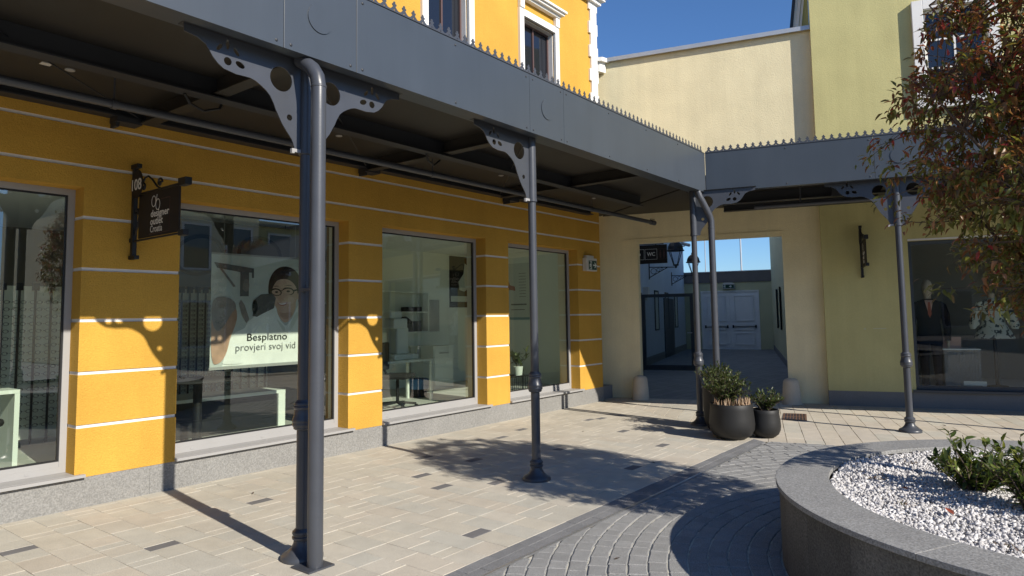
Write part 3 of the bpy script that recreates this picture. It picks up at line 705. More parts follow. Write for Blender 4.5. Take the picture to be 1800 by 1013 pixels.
# ------------------------------------------------------------------ columns
BR = [(.885, 3.433), (.885, 3.385), (.80, 3.372), (.745, 3.345), (.72, 3.31), (.70, 3.28), (.665, 3.245), (.623, 3.22), (.54, 3.207), (.44, 3.21), (.40, 3.20), (.36, 3.18), (.32, 3.155), (.29, 3.127), (.265, 3.085), (.245, 3.04), (.222, 3.0), (.20, 2.96), (.17, 2.92), (.14, 2.885), (.12, 2.86), (.107, 2.835), (.096, 2.80), (.093, 2.77), (.046, 2.77), (.046, 3.433)]
def bracket(sgn):
    hs = [circle(.207, 3.263, .086, 28), circle(.138, 3.008, .022, 14), circle(.598, 3.275, .027, 14), circle(.512, 3.275, .034, 12, .02, .35),
          circle(.655, 3.352, .03, 10, .013, -.9), circle(.60, 3.385, .034, 10, .013, pi / 2), circle(.54, 3.352, .03, 10, .013, .9)]
    return [[(sgn * a, b) for a, b in q] for q in [BR] + hs]
def column(loc, rot, label, sides=(-1, 1)):
    t = root('canopy_column', label, 'column', loc, rot, 'cast iron canopy columns')
    obj('shaft', MB().lathe([(.044, .1), (.044, .86), (.041, 1.06), (.040, 2.78)], n=20), 'cast', t, smooth=40)
    obj('sleeve', MB().lathe([(.046, 2.765), (.049, 2.768), (.049, 3.433)], n=20).lathe([(.053, 2.77), (.053, 2.795)], n=20), 'cast', t, smooth=40)
    obj('base', MB().lathe([(.14, 0), (.14, .022), (.132, .034), (.105, .046), (.078, .07), (.06, .1), (.055, .125), (.066, .132), (.068, .146), (.060, .152), (.060, .16), (.067, .166), (.066, .18), (.056, .19), (.046, .2)], n=28), 'cast', t, smooth=35)
    obj('collar', MB().lathe([(.046, .855), (.058, .858), (.066, .866), (.066, .876), (.072, .882), (.075, .893), (.072, .906), (.075, .912), (.076, .922), (.072, .934), (.064, .956), (.059, .985), (.058, .994), (.064, 1.0), (.066, 1.010), (.06, 1.02), (.064, 1.026), (.062, 1.038), (.05, 1.048), (.045, 1.058)], n=28), 'cast', t, smooth=35)
    for s_ in sides:
        b = MB().planar(bracket(s_), .008, (0, 0, 0), (1, 0, 0), (0, 0, 1))
        bo = obj('bracket', b, 'cast', t)
        if s_ < 0: obj('bracket_clip', MB().box(min(s_ * .05, s_ * .1), max(s_ * .05, s_ * .1), -.012, -.0045, 2.772, 2.795).box(min(s_ * .1, s_ * .1 + s_ * .02), max(s_ * .1, s_ * .1 + s_ * .02), -.012, .010, 2.762, 2.795), 'alu', bo)
        obj('top_flange', MB().box(min(s_ * .07, s_ * .9), max(s_ * .07, s_ * .9), -.04, .04, 3.4335, 3.4358), 'anthdark', bo)
    return t
column((2.86, 4.07, 0), 0, 'nearest tall column, standing right behind the straight grey downpipe')
column((5.56, 4.07, 0), 0, 'middle column of the yellow side, standing alone in the tree shadow', (-1,))
column((9.62, 4.07, 0), ANG, 'corner column beside the black plant pots and the crooked downpipe', (1,))
column(P(2.5, .17), ANG, 'column between the green wall sign and the mannequin window')
column(P(5.25, .17), ANG, 'column outside the picture right of the mannequin window')
column((.11, 4.07, 0), 0, 'column outside the picture to the left of the first shop window')
dp = root('downpipe', 'straight grey downpipe on a square foot beside the nearest column', 'pipe', (2.80, 3.845, 0), 0, 'canopy downpipes')
obj('pipe', MB().tube([(0, 0, .012), (0, 0, 3.02), (0, 0, 3.2), (-.004, .012, 3.27), (-.012, .05, 3.33), (-.02, .12, 3.385), (-.024, .18, 3.42)], .051, 20), 'cast', dp, smooth=40)
obj('joint_ring', MB().lathe([(.052, 3.19), (.054, 3.192), (.054, 3.205), (.052, 3.207)], n=20), 'cast', dp, smooth=40)
obj('foot_plate', MB().box(-.1, .1, -.075, .12, 0, .012), 'cast', dp, bevel=.002)
obj('clamp', MB().box(-.005, .04, .04, .2, 1.8, 1.82), 'cast', dp)
dp2 = root('downpipe', 'crooked grey downpipe bending outwards beside the corner column', 'pipe', (9.70, 3.83, 0), 0, 'canopy downpipes')
obj('pipe', MB().tube([(0, 0, .0), (0, 0, 2.85), (0, 0, 2.98), (-.02, .01, 3.05), (-.07, .035, 3.14), (-.13, .07, 3.26), (-.17, .095, 3.33), (-.18, .12, 3.42)], .047, 18), 'cast', dp2, smooth=40)
obj('joint_ring', MB().lathe([(.048, 2.86), (.051, 2.862), (.051, 2.88), (.048, 2.882)], n=18), 'cast', dp2, smooth=40)
obj('foot_plate', MB().box(-.08, .08, -.08, .08, 0, .01), 'cast', dp2)

# ------------------------------------------------------------------ hanging shop signs
def hang_sign(loc, rot, label, big):
    t = root('hanging_sign', label, 'sign', loc, rot, 'hanging shop signs')
    bm_ = MB().box(-.02, .02, -.075, -.03, 2.2, 3.07).box(-.022, .022, -.13, -.0, 2.19, 2.225).box(-.022, .022, -.14, -.0, 3.045, 3.085).box(-.02, .02, -.03, -.001, 2.35, 2.39)
    obj('wall_bar', bm_, 'blackmetal', t, bevel=.003)
    arm = MB().bar((0, -.05, 2.79), (0, -1.02, 2.79), .025, .018).box(-.03, .03, -1.07, -.94, 2.765, 2.83).bar((0, -.05, 2.36), (0, -.98, 2.36), .02, .016).box(-.025, .025, -1.04, -.95, 2.335, 2.385)
    obj('arm', arm, 'blackmetal', t, bevel=.003)
    sc = MB()
    def spiral(cy, cz, r, turns, a0, sg):
        return [(0, cy + (r * (1 - k / 26)) * math.cos(a0 + sg * k * turns * 2 * pi / 26), cz + (r * (1 - k / 26)) * math.sin(a0 + sg * k * turns * 2 * pi / 26)) for k in range(24)]
    sc.tube(spiral(-.23, 2.85, .045, 1.4, 0, 1), .009, 6).tube(spiral(-.55, 2.85, .045, 1.4, pi, -1), .009, 6)
    sc.tube([(0, -.2, 2.87), (0, -.25, 2.93), (0, -.32, 2.94), (0, -.40, 2.90), (0, -.50, 2.82), (0, -.56, 2.80)], .009, 6)
    sc.tube(spiral(-.11, 2.64, .035, 1.3, pi, 1), .008, 6).tube([(0, -.14, 2.66), (0, -.16, 2.58), (0, -.13, 2.5), (0, -.08, 2.42)], .009, 6)
    obj('scroll', sc, 'blackmetal', t)
    n_ = 32; pts = [(.115 * math.cos(2 * pi * k / n_), .135 * math.sin(2 * pi * k / n_)) for k in range(n_)]
    obj('number_disc', MB().add([(-.027, -.15 + a, 2.885 + b) for a, b in pts] + [(-.021, -.15 + a, 2.885 + b) for a, b in pts], [tuple(range(n_))[::-1], tuple(range(n_, 2 * n_))] + [(i, (i + 1) % n_, n_ + (i + 1) % n_, n_ + i) for i in range(n_)]), 'signblack', t)
    if big: obj('lettering', MB().text('108', (-.0285, -.15, 2.83), (0, -1, 0), (0, 0, 1), .15, .19, .002, 'CENTER', fat=.006), 'signwhite', t)
    b0, b1, z0, z1 = -.16, -.93, 2.375, 2.775
    bo = obj('banner', MB().box(-.006, .006, b1, b0, z0, z1), 'signblack', t)
    X = -.0072; ex, ey = (0, -1, 0), (0, 0, 1)
    W_ = b0 - b1
    tx = MB().text('designer', (X, b0 - .245, z0 + .175), ex, ey, .09, .345, .001, fat=.014).text('outlet', (X, b0 - .24, z0 + .105), ex, ey, .09, .235, .001, fat=.014).text('Croatia', (X, b0 - .24, z0 + .036), ex, ey, .09, .225, .001)
    lg = MB().planar([circle(b0 * 0 + .295, z0 + .315, .042, 24, .052), circle(.295, z0 + .315, .035, 24, .045)], .001, (X, b0, 0), ex, ey)
    lg.planar([circle(.375, z0 + .28, .042, 24, .052), circle(.375, z0 + .28, .035, 24, .045)], .001, (X - .0003, b0, 0), ex, ey)
    lg.planar([[(.333, z0 + .30), (.339, z0 + .30), (.362, z0 + .372), (.355, z0 + .372)]], .001, (X, b0, 0), ex, ey)
    obj('lettering', tx, 'signwhite', bo); obj('logo', lg, 'signwhite', bo)
    br = MB().planar([[(.44, z0 + .325), (.60, z0 + .325), (.60, z0 + .02), (.215, z0 + .02), (.215, z0 + .025), (.595, z0 + .025), (.595, z0 + .32), (.44, z0 + .32)]], .001, (X, b0, 0), ex, ey)
    obj('border_line', br, 'signbrown', bo)
    return t
hang_sign((2.82, YW, 0), 0, 'hanging black sign reading 108 designer outlet Croatia on the yellow pier', True)
hang_sign(P(2.24, DG), ANG, 'small dark hanging sign on the pale green wall', False)

# ------------------------------------------------------------------ exit signs, WC sign
def running_man(mb, org, ex, ey, s_):
    o, a, b = Vector(org), Vector(ex), Vector(ey)
    def pl(pts): mb.planar([[(x * s_, y * s_) for x, y in pts]], .001, org, ex, ey)
    pl([(.05, .05), (.5, .05), (.5, .95), (.05, .95), (.05, .88), (.43, .88), (.43, .12), (.05, .12)])
    pl(circle(.30, .76, .07, 10)); pl([(.14, .66), (.30, .66), (.36, .52), (.45, .50), (.45, .44), (.33, .45), (.30, .5), (.27, .42), (.38, .30), (.36, .14), (.29, .14), (.30, .27), (.2, .36), (.14, .26), (.02, .26), (.02, .32), (.1, .33), (.16, .5), (.1, .5), (.05, .40), (0, .43), (.06, .56)])
def arrow(mb, org, ex, ey, s_, fl=1):
    mb.planar([[(fl * x * s_, y * s_) for x, y in [(0, .42), (.42, .42), (.24, .2), (.4, .2), (.72, .5), (.4, .8), (.24, .8), (.42, .58), (0, .58)]]], .001, org, ex, ey)
def exit_sign(loc, rot, w_, h_, label, style):
    t = root('exit_sign', label, 'sign', loc, rot, 'green exit signs')
    obj('housing', MB().box(-w_ / 2, w_ / 2, -.09, -.001, 0, h_).box(-w_ / 2 + .04, w_ / 2 - .08, -.07, -.001, h_, h_ + .05), 'lightplastic', t, bevel=.006)
    a0 = -w_ / 2 + w_ * .2 if style else -w_ / 2 + .02
    a1 = w_ / 2 - .02; z0, z1 = .025, h_ - .045
    po = obj('green_panel', MB().box(a0, a1, -.093, -.0905, z0, z1), 'exitgreen', t)
    m_ = MB(); hh = z1 - z0
    running_man(m_, (a0 + .02, -.0938, z0), (1, 0, 0), (0, 0, 1), hh); arrow(m_, (a0 + (a1 - a0) * .55, -.0938, z0), (1, 0, 0), (0, 0, 1), hh)
    obj('symbol', m_, 'exitwhite', po); return t
exit_sign((10.93, YW, 2.44), 0, .37, .24, 'green exit sign with arrow on the yellow wall end', 1)
exit_sign(P(-1.68, 22.35, 2.76), ANG, .52, .24, 'green exit sign above the white double doors', 0)
ws = root('wc_sign', 'black hanging WC direction sign inside the gateway', 'sign', P(-2.3, 6.5, 2.88), ANG)
obj('board', MB().box(-.62, .58, 0, .05, 0, .46), 'signblack', ws)
obj('hanger', MB().box(-.95, .5, .015, .035, .47, .49).box(-.4, -.38, .015, .035, .46, .47).box(.3, .32, .015, .035, .46, .47), 'blackmetal', ws)
m_ = MB(); 
for a in (-.12, .2): m_.frame(a - .16, a + .14, .1, .36, -.003, -.0005, .006)
m_.frame(-.45, -.3, .1, .36, -.003, -.0005, .006)
arrow(m_, (-.0 - .07, -.001, .08), (1, 0, 0), (0, 0, 1), .3, -1)
m_.text('WC', (.19, -.001, .19), (1, 0, 0), (0, 0, 1), .13, .2, .002, 'CENTER', fat=.02)
obj('lettering', m_, 'signwhite', ws)
m_ = MB().frame(.37, .57, .1, .36, -.003, -.0005, .005)
for a in (.42, .51):
    m_.planar([circle(a, .315, .016, 10)], .001, (0, -.001, 0), (1, 0, 0), (0, 0, 1)); m_.planar([[(a - .02, .29), (a + .02, .29), (a + .025, .2), (a + .012, .13), (a - .012, .13), (a - .025, .2)]], .001, (0, -.001, 0), (1, 0, 0), (0, 0, 1))
obj('pictogram', m_, 'signbrown', ws)

# ------------------------------------------------------------------ lanterns, cameras, gate, frames, guard stones in the passage
def lantern(V, label):
    t = root('wall_lantern', label, 'lantern', P(lw(V) + .003, V, 2.85), ANG, 'black wall lanterns')
    arm = MB().box(0, .03, -.015, .015, -.05, .5).bar((0, 0, .36), (.88, 0, .33), .03, .03).bar((.03, 0, .02), (.62, 0, .33), .025, .025)
    for cx, cz, r_ in ((.16, .22, .09), (.32, .26, .055), (.44, .29, .035)): arm.tube([(cx + r_ * math.cos(a), 0, cz + r_ * math.sin(a)) for a in [2 * pi * k / 14 for k in range(15)]], .01, 5)
    obj('bracket', arm, 'blackmetal', t)
    cx = .90
    lam = MB()
    for k in range(4):
        a = pi / 4 + k * pi / 2
        lam.tube([(cx + .09 * math.cos(a), .09 * math.sin(a), .42), (cx + .26 * math.cos(a), .26 * math.sin(a), .86)], .014, 5)
    lam.lathe([(.02, .30), (.05, .33), (.03, .36), (.09, .38), (.10, .42)], (cx, 0, 0), 12)
    lam.lathe([(.28, .86), (.3, .88), (.26, .91), (.24, 1.02), (.18, 1.12), (.10, 1.18), (.07, 1.20), (.07, 1.26), (.02, 1.30)], (cx, 0, 0), 16)
    obj('lamp_head', lam, 'blackmetal', t)
    obj('lamp_glass', MB().lathe([(.085, .43), (.235, .85)], (cx, 0, 0), 4, cap=False), 'lampglass', t)
lantern(12.5, 'black wall lantern next to the WC sign in the passage'); lantern(18.0, 'farther black wall lantern near the white double doors')
cc = None
for i, (V, zz, lab) in enumerate(((21.4, 5.15, 'upper grey security camera high on the pale blue wall'), (21.9, 4.78, 'lower grey security camera high on the pale blue wall'))):
    t = root('security_camera', lab, 'camera', P(lw(V) + .002, V, zz), ANG, 'security cameras')
    obj('arm', MB().tube([(0, 0, 0), (.14, 0, .02), (.16, 0, .08)], .03, 8), 'lightplastic', t); obj('body', MB().tube([(.0, .05, .16), (.36, -.1, .03)], .075, 10).tube([(.36, -.1, .03), (.39, -.112, .02)], .06, 10), 'alu', t, smooth=40)
gt = root('gate', 'dark framed glazed gate standing on the left inside the passage', 'gate', P(-2.22, 9.2), ANG)
obj('frame', MB().frame(-.72, .72, .05, 2.2, -.03, .03, .09).box(-.80, -.722, -.04, .04, 0, 2.25), 'anth', gt)
obj('pane', MB().box(-.63, .63, -.006, .006, .14, 2.11), 'gateglass', gt); obj('handle', MB().tube([(.66, -.03, 1.1), (.66, -.08, 1.1), (.54, -.08, 1.1)], .012, 6), 'zinc', gt)
obj('bottom_rail', MB().box(-.63, .63, -.03, .03, .14, .2), 'anth', gt)
post = MB().box(-3.27 + 2.22, -.802, -.03, .03, 0, 2.25); obj('side_panel', post, 'anthdark', gt)
for V, lab in ((13.8, 'tall narrow poster frame on the blue wall nearest the gate'), (16.3, 'tall narrow poster frame in the middle of the blue wall'), (19.0, 'tall narrow poster frame on the blue wall farthest inside')):
    t = root('poster_frame', lab, 'poster', P(lw(V) + .003, V, 1.07), ANG, 'poster frames along the passage')
    obj('frame', MB().box(0, .04, -.35, -.3, 0, 1.4).box(0, .04, .3, .35, 0, 1.4).box(0, .04, -.3, .3, 0, .05).box(0, .04, -.3, .3, 1.35, 1.4), 'blackmetal', t); obj('poster', MB().box(0, .02, -.3, .3, .05, 1.35), 'paper', t)
for V, lab in ((13.9, 'nearer dark poster frame on the olive passage wall'), (16.5, 'farther dark poster frame on the olive passage wall')):
    t = root('poster_frame', lab, 'poster', P(rw(V) - .003, V, 1.07), ANG, 'poster frames along the passage')
    obj('frame', MB().box(-.04, 0, -.45, -.4, 0, 1.4).box(-.04, 0, .4, .45, 0, 1.4).box(-.04, 0, -.4, .4, 0, .05).box(-.04, 0, -.4, .4, 1.35, 1.4), 'blackmetal', t); obj('poster', MB().box(-.02, 0, -.4, .4, .05, 1.35), 'greyink', t)
tag(obj('meter_box', MB().box(0, .16, -.12, .12, 0, .3).add(*MB().box(.02, .1, -.08, .08, -.12, 0).__dict__.values()), 'lightplastic'), 'small grey box on the blue passage wall', 'box')
mbx = bpy.data.objects['meter_box']; mbx.location = P(lw(11.4) + .003, 11.4, 2.2); mbx.rotation_euler = (0, 0, ANG)
tag(obj('mast', MB().lathe([(.06, 0), (.05, 6), (.025, 9)], n=10), 'zinc'), 'thin pale mast rising behind the passage end wall', 'mast').location = P(-1.9, 34)
tag(obj('mast', MB().lathe([(.05, 0), (.03, 7)], n=8).bar((0, 0, 6.9), (.6, 0, 6.95), .05, .05), 'zinc'), 'short street light mast at the left edge of the gateway sky', 'mast').location = P(-4.4, 37)
for U_, V_, lab in ((-1.66, 2.75, 'pale conical guard stone at the left jamb of the gateway'), (1.02, 2.75, 'pale conical guard stone at the right jamb of the gateway')):
    o = obj('guard_stone', MB().lathe([(.165, 0), (.163, .02), (.155, .15), (.138, .34), (.128, .40), (.105, .435), (.06, .452), (.01, .456)], n=26), 'stone', smooth=50)
    tag(o, lab, 'bollard', 'guard stones at the gateway'); o.location = P(U_, V_)

# ------------------------------------------------------------------ drain grate
dg_ = root('drain_grate', 'brown slotted iron drain grate in the beige slabs', 'grate', P(1.07, 1.15, .001), ANG)
d_ = MB().box(-.16, .16, -.36, .36, -.004, .0012); obj('tray', d_, 'black', dg_)
d_ = MB().box(-.17, -.14, -.37, .37, -.006, .005).box(.14, .17, -.37, .37, -.006, .005).box(-.14, .14, -.37, -.34, -.006, .005).box(-.14, .14, .34, .37, -.006, .005)
for k in range(6): d_.box(-.117 + k * .043, -.095 + k * .043, -.34, .34, -.003, .0045)
d_.box(-.14, .14, -.02, .02, -.0025, .0042)
obj('grating', d_, 'rust', dg_)

# ------------------------------------------------------------------ round planter
H = .51; RO, RI = 1.93, 1.60
pl_ = root('round_planter', 'large round grey granite planter filled with white gravel', 'planter', (PC[0], PC[1], 0))
def sector(r0_, r1_, a0, a1, z0, z1, n=24, dz=0):
    mb = MB(); ps = [(r1_ * math.cos(a0 + (a1 - a0) * k / n), r1_ * math.sin(a0 + (a1 - a0) * k / n)) for k in range(n + 1)] + [(r0_ * math.cos(a1 - (a1 - a0) * k / n), r0_ * math.sin(a1 - (a1 - a0) * k / n)) for k in range(n + 1)]
    v = [(x, y, z0) for x, y in ps] + [(x, y, z1) for x, y in ps]; m2 = len(ps); f = []
    for k in range(n):
        a, b, c, d = k, k + 1, 2 * n - k, 2 * n + 1 - k
        f.append((m2 + a, m2 + b, m2 + c, m2 + d)); f.append((d, c, b, a))
    for k in range(m2): f.append((k, (k + 1) % m2, m2 + (k + 1) % m2, m2 + k))
    return mb.add(v, f)
jp = Vector((4.15, 1.19)) - Vector(PC[:2]); ja = math.radians(153)
NS = 6
for k in range(NS):
    a0 = ja + k * 2 * pi / NS; obj('coping_stone', sector(RI, RO, a0 + .0008, a0 + 2 * pi / NS - .0008, H - .03, H), 'granite', pl_, bevel=.003)
NW = 30
for k in range(NW):
    a0 = ja + k * 2 * pi / NW; obj('cladding_panel', sector(RO - .06, RO - .022 + rnd.uniform(-.001, .001), a0 + .0006, a0 + 2 * pi / NW - .0006, -.02, H - .0305, 5), 'granitewall', pl_)
obj('soil', MB().lathe([(RO - .07, .02), (RO - .07, .40), (RI, .44)], n=64), 'soil', pl_)
# gravel chips
nr = np.random.RandomState(3)
ico = np.array([(x, y, z) for z in (-1, 1) for x, y in ((-1, -1), (1, -1), (1, 1), (-1, 1))], float) * .8
icf = np.array([(0, 2, 1), (0, 3, 2), (4, 5, 6), (4, 6, 7), (0, 1, 5), (0, 5, 4), (1, 2, 6), (1, 6, 5), (2, 3, 7), (2, 7, 6), (3, 0, 4), (3, 4, 7)])
def chips(N):
    out = []; 
    r_ = np.sqrt(nr.rand(N)) * (RI - .012); a = nr.rand(N) * 2 * pi
    x, y = r_ * np.cos(a), r_ * np.sin(a)
    V = []; F = []
    for k in range(N):
        if not inview((PC[0] + x[k], PC[1] + y[k], .48), 120): continue
        s_ = nr.uniform(.006, .0165); sc = s_ * np.array([nr.uniform(.9, 1.6), nr.uniform(.6, 1.0), nr.uniform(.35, .75)])
        p = ico * nr.uniform(.45, 1.25, (8, 3)) * sc
        q, _ = np.linalg.qr(nr.randn(3, 3)); p = p @ q.T
        zc = .455 + .024 * nr.rand() + .012 * math.sin(x[k] * 5) * math.cos(y[k] * 4)
        if r_[k] > RI - .1: zc += .008 * (r_[k] - RI + .1) * 10
        p = p + (x[k], y[k], zc); F.append(icf + len(V) * 8); V.append(p)
    return np.concatenate(V), np.concatenate(F)
gv, gf = chips(60000)
me = bpy.data.meshes.new('gravel'); me.vertices.add(len(gv)); me.vertices.foreach_set('co', gv.astype(np.float32).ravel())
me.loops.add(gf.size); me.loops.foreach_set('vertex_index', gf.astype(np.int32).ravel()); me.polygons.add(len(gf))
me.polygons.foreach_set('loop_start', np.arange(0, gf.size, 3, dtype=np.int32)); me.update(calc_edges=True); me.validate()
me.materials.append(M['gravel']); go = bpy.data.objects.new('gravel', me); COL.objects.link(go); go.location = (PC[0], PC[1], 0); go['kind'] = 'stuff'; go['label'] = 'white marble gravel filling the round planter'

# ------------------------------------------------------------------ vegetation
def leaf_vf(p, d, up, L, W_, fold=.25, curl=.2):
    p = np.array(p); d = np.array(d, float); d /= np.linalg.norm(d); s_ = np.cross(d, up); ns = np.linalg.norm(s_)
    if ns < 1e-3: s_ = np.array([1., 0, 0]); ns = 1
    s_ /= ns; n_ = np.cross(s_, d)
    m1 = p + d * L * .35; m2 = p + d * L * .72 - n_ * L * curl * .4
    return [p, m1 + s_ * W_ * .5 + n_ * fold * W_, m1 - n_ * 0, m1 - s_ * W_ * .5 + n_ * fold * W_, m2 + s_ * W_ * .36 + n_ * fold * W_ * .7, m2, m2 - s_ * W_ * .36 + n_ * fold * W_ * .7, p + d * L - n_ * L * curl], \
        [(0, 2, 1), (0, 3, 2), (1, 2, 5, 4), (2, 3, 6, 5), (4, 5, 7), (5, 6, 7)]
def rdir(): 
    v = nr.randn(3); return v / np.linalg.norm(v)
# --- the tree
TC = np.array([5.5, -.33, 2.85])
tree = root('autumn_tree', 'small tree with dark red and green autumn leaves in the round planter', 'tree', (5.45, -.36, .46))
def T_(p): return (p[0] - 5.45, p[1] + .36, p[2] - .46)
trk = MB(); trk.tube([T_(q) for q in ((5.45, -.36, .4), (5.45, -.36, .8), (5.46, -.34, 1.2), (5.47, -.35, 1.6), (5.5, -.33, 2.2), (5.5, -.3, 3.0), (5.52, -.3, 4.0))], [.055, .046, .042, .04, .03, .02, .008], 10)
obj('trunk', trk, 'bark', tree, smooth=60)
limbs = [[np.array(q) for q in ((5.46, -.34, 1.2), (5.5, -.33, 2.2), (5.52, -.3, 4.0))]]
lm = MB()
for k in range(13):
    a = k * 2.4 + .3; z0 = 1.25 + .13 * k; rr = 1.0 * (1 - .3 * abs(z0 - 2.2))
    b0 = np.array([5.47, -.34, z0]); tip = np.array([5.5 + rr * math.cos(a), -.33 + rr * math.sin(a), z0 + .7 + .4 * nr.rand()])
    mid = b0 * .5 + tip * .5 + np.array([.1 * math.cos(a), .1 * math.sin(a), -.06])
    pts = [b0, b0 * .7 + mid * .3, mid, mid * .4 + tip * .6, tip]; lm.tube([T_(q) for q in pts], [.02, .017, .013, .009, .005], 6); limbs.append(pts)
allp = np.array([q for L_ in limbs for q in L_])
tips = []
def inside(c): 
    d = (c - TC) / np.array([1.14, 1.14, 1.62]); return np.linalg.norm(d)
extra = [(5.25, .86, 2.75), (5.2, .93, 2.65), (5.25, .8, 2.5), (5.2, .86, 2.35), (5.3, .62, 3.2), (5.25, .78, 2.95), (5.05, .56, 1.74), (5.1, .35, 1.6), (5.0, .15, 1.56), (5.1, .72, 2.2), (5.2, .70, 3.05), (5.15, .8, 2.6), (5.3, .5, 3.5), (5.05,.05,1.62), (5.0,.3,1.75), (5.1,.45,1.9)]
while len(tips) < 1420:
    q = rdir() * nr.uniform(.03, 1.0) ** .42
    c = TC + q * np.array([1.08, 1.08, 1.22 if q[2] > 0 else 1.42])
    n_ = math.sin(c[0] * 5.1 + 1) * math.sin(c[1] * 4.7) * math.sin(c[2] * 4.3 + 2)
    if n_ > .5 or c[2] < 1.55: continue
    tips.append(c)
tips += [np.array(q) for q in extra]
tips += [np.array([nr.uniform(4.95, 5.45), nr.uniform(-.2, .3), nr.uniform(1.6, 2.0)]) for _ in range(50)]
tw = MB(); leaves = []
for c in tips:
    j = np.argmin(((allp - c) ** 2).sum(1) + np.where(allp[:, 2] > c[2] + .1, .6, 0)); b0 = allp[j]
    mid = b0 * .45 + c * .55 + np.array([0, 0, .06]) + .05 * nr.randn(3)
    tw.tube([T_(b0), T_(mid), T_(c)], [.005, .0035, .0015], 4, False)
    dirc = (c - mid); dirc /= np.linalg.norm(dirc) + 1e-6
    for k in range(20):
        t = nr.uniform(.55, 1.06); p = mid + (c - mid) * t + .03 * nr.randn(3)
        d = dirc * .55 + rdir() * .8 + np.array([0, 0, -.35]); L = nr.uniform(.038, .075)
        leaves.append((p, d, rdir() * .5 + np.array([0, 0, 1.]), L, L * nr.uniform(.31, .42)))
obj('limb', lm, 'bark', tree, smooth=60); obj('twigs', tw, 'bark', tree, kind='stuff')
# nearest visible leaves become single parts, the others one mass
vis = [(np.linalg.norm(np.array(l_[0]) - np.array(CAM)), i) for i, l_ in enumerate(leaves) if inview(l_[0], -8)]
vis.sort(); single = set(i for _, i in vis[:290])
protos = []
for k in range(12):
    v, f = leaf_vf((0, 0, 0), (1, 0, 0), (0, 0, 1), 1, .36 + .02 * k, .12 + .05 * k, .05 + .06 * k)
    me = bpy.data.meshes.new('leaf'); me.from_pydata([tuple(q) for q in v], [], f); me.materials.append(M['leaf' if k < 6 else 'leafg'])
    for p_ in me.polygons: p_.use_smooth = True
    protos.append(me)
fol = MB(); folg = MB()
for i, (p, d, up, L, W_) in enumerate(leaves):
    green_ = nr.rand() < min(.92, max(.12, (3.1 - p[2]) / 1.1 + .1))
    if i in single:
        o = bpy.data.objects.new('leaf', protos[i % 6 + (6 if green_ else 0)]); COL.objects.link(o); o.parent = tree
        dv = Vector(d).normalized(); sv = dv.cross(Vector(up)); 
        if sv.length < 1e-3: sv = Vector((1, 0, 0))
        sv.normalize(); nv = sv.cross(dv); mm_ = Matrix((( dv.x, -sv.x, nv.x), (dv.y, -sv.y, nv.y), (dv.z, -sv.z, nv.z)))
        o.location = T_(p); o.rotation_euler = mm_.to_euler(); o.scale = (L, L, L)
    else:
        (folg if green_ else fol).add(*leaf_vf(T_(p), d, up, L, W_, nr.uniform(.1, .4), nr.uniform(.05, .35)))
obj('crown', fol, 'leafbulk', tree, smooth=180, kind='stuff'); obj('crown', folg, 'leafgbulk', tree, smooth=180, kind='stuff')

def shrub(name, loc, label, cat, m, stems, hgt, spread, L0, nleaf, group=None, fold=.2, tall=None):
    t = root(name, label, cat, loc, 0, group); st = MB(); lv = MB()
    for k in range(stems):
        a = nr.rand() * 2 * pi; rr = spread * math.sqrt(nr.rand()); h_ = hgt * nr.uniform(.55, 1.0)
        if tall and k < tall: h_ = hgt * nr.uniform(1.0, 1.25)
        tip = np.array([rr * math.cos(a), rr * math.sin(a), h_ * (1 - .35 * (rr / spread) ** 2)]); mid = tip * np.array([.45, .45, .5]) + .01 * nr.randn(3)
        st.tube([(0.02 * math.cos(a), .02 * math.sin(a), -.01), mid, tip], [.006, .004, .002], 5, False)
        for q in range(nleaf):
            tt = nr.uniform(.12, 1.03) ** .8; p = (mid * (1 - abs(2 * tt - 1)) + (tip if tt > .5 else 0) * abs(2 * tt - 1)) if tt < 1 else tip
            dd = np.array([math.cos(a), math.sin(a), .5]) * .2 + rdir() * .8 + np.array([0, 0, .55]); L = L0 * nr.uniform(.6, 1.15)
            lv.add(*leaf_vf(p, dd, rdir() * .4 + np.array([0, 0, 1.]), L, L * nr.uniform(.32, .44), fold, .12))
    obj('stem', st, 'bark', t); obj('foliage', lv, m, t, smooth=180, kind='stuff'); return t
shrub('planter_shrub', (5.18, .42, .45), 'glossy green shrub with pale shoots on the white gravel', 'shrub', 'shrub', 46, .36, .27, .07, 18, 'shrubs in the round planter', tall=4)
shrub('planter_shrub', (4.85, .12, .45), 'yellow green shrub cut by the picture edge on the gravel', 'shrub', 'shrub', 36, .40, .24, .066, 18, 'shrubs in the round planter', tall=5)
shrub('planter_shrub', (5.75, .02, .45), 'farther green shrub behind the glossy one in the gravel', 'shrub', 'shrub', 32, .34, .24, .064, 16, 'shrubs in the round planter')
for (q, lab) in (((4.60, .71, .455), 'grey brown tuft in the near middle of the gravel'), ((5.24, .97, .455), 'small dried tuft close to the planter inner edge'), ((5.86, .84, .455), 'tiny dry tuft at the far side of the gravel'), ((4.05, .2, .455), 'dried dark tuft at the near right gravel edge')):
    t = root('dry_tuft', lab, 'plant', q, 0, 'dry tufts in the gravel'); lv = MB()
    for k in range(70):
        a = nr.rand() * 2 * pi; d = np.array([math.cos(a), math.sin(a), nr.uniform(.3, 1.6)]); lv.add(*leaf_vf((.03 * nr.randn(), .03 * nr.randn(), .0), d, (0, 0, 1), nr.uniform(.025, .065), .009, .2, .2))
    obj('foliage', lv, 'tuft', t, kind='stuff')
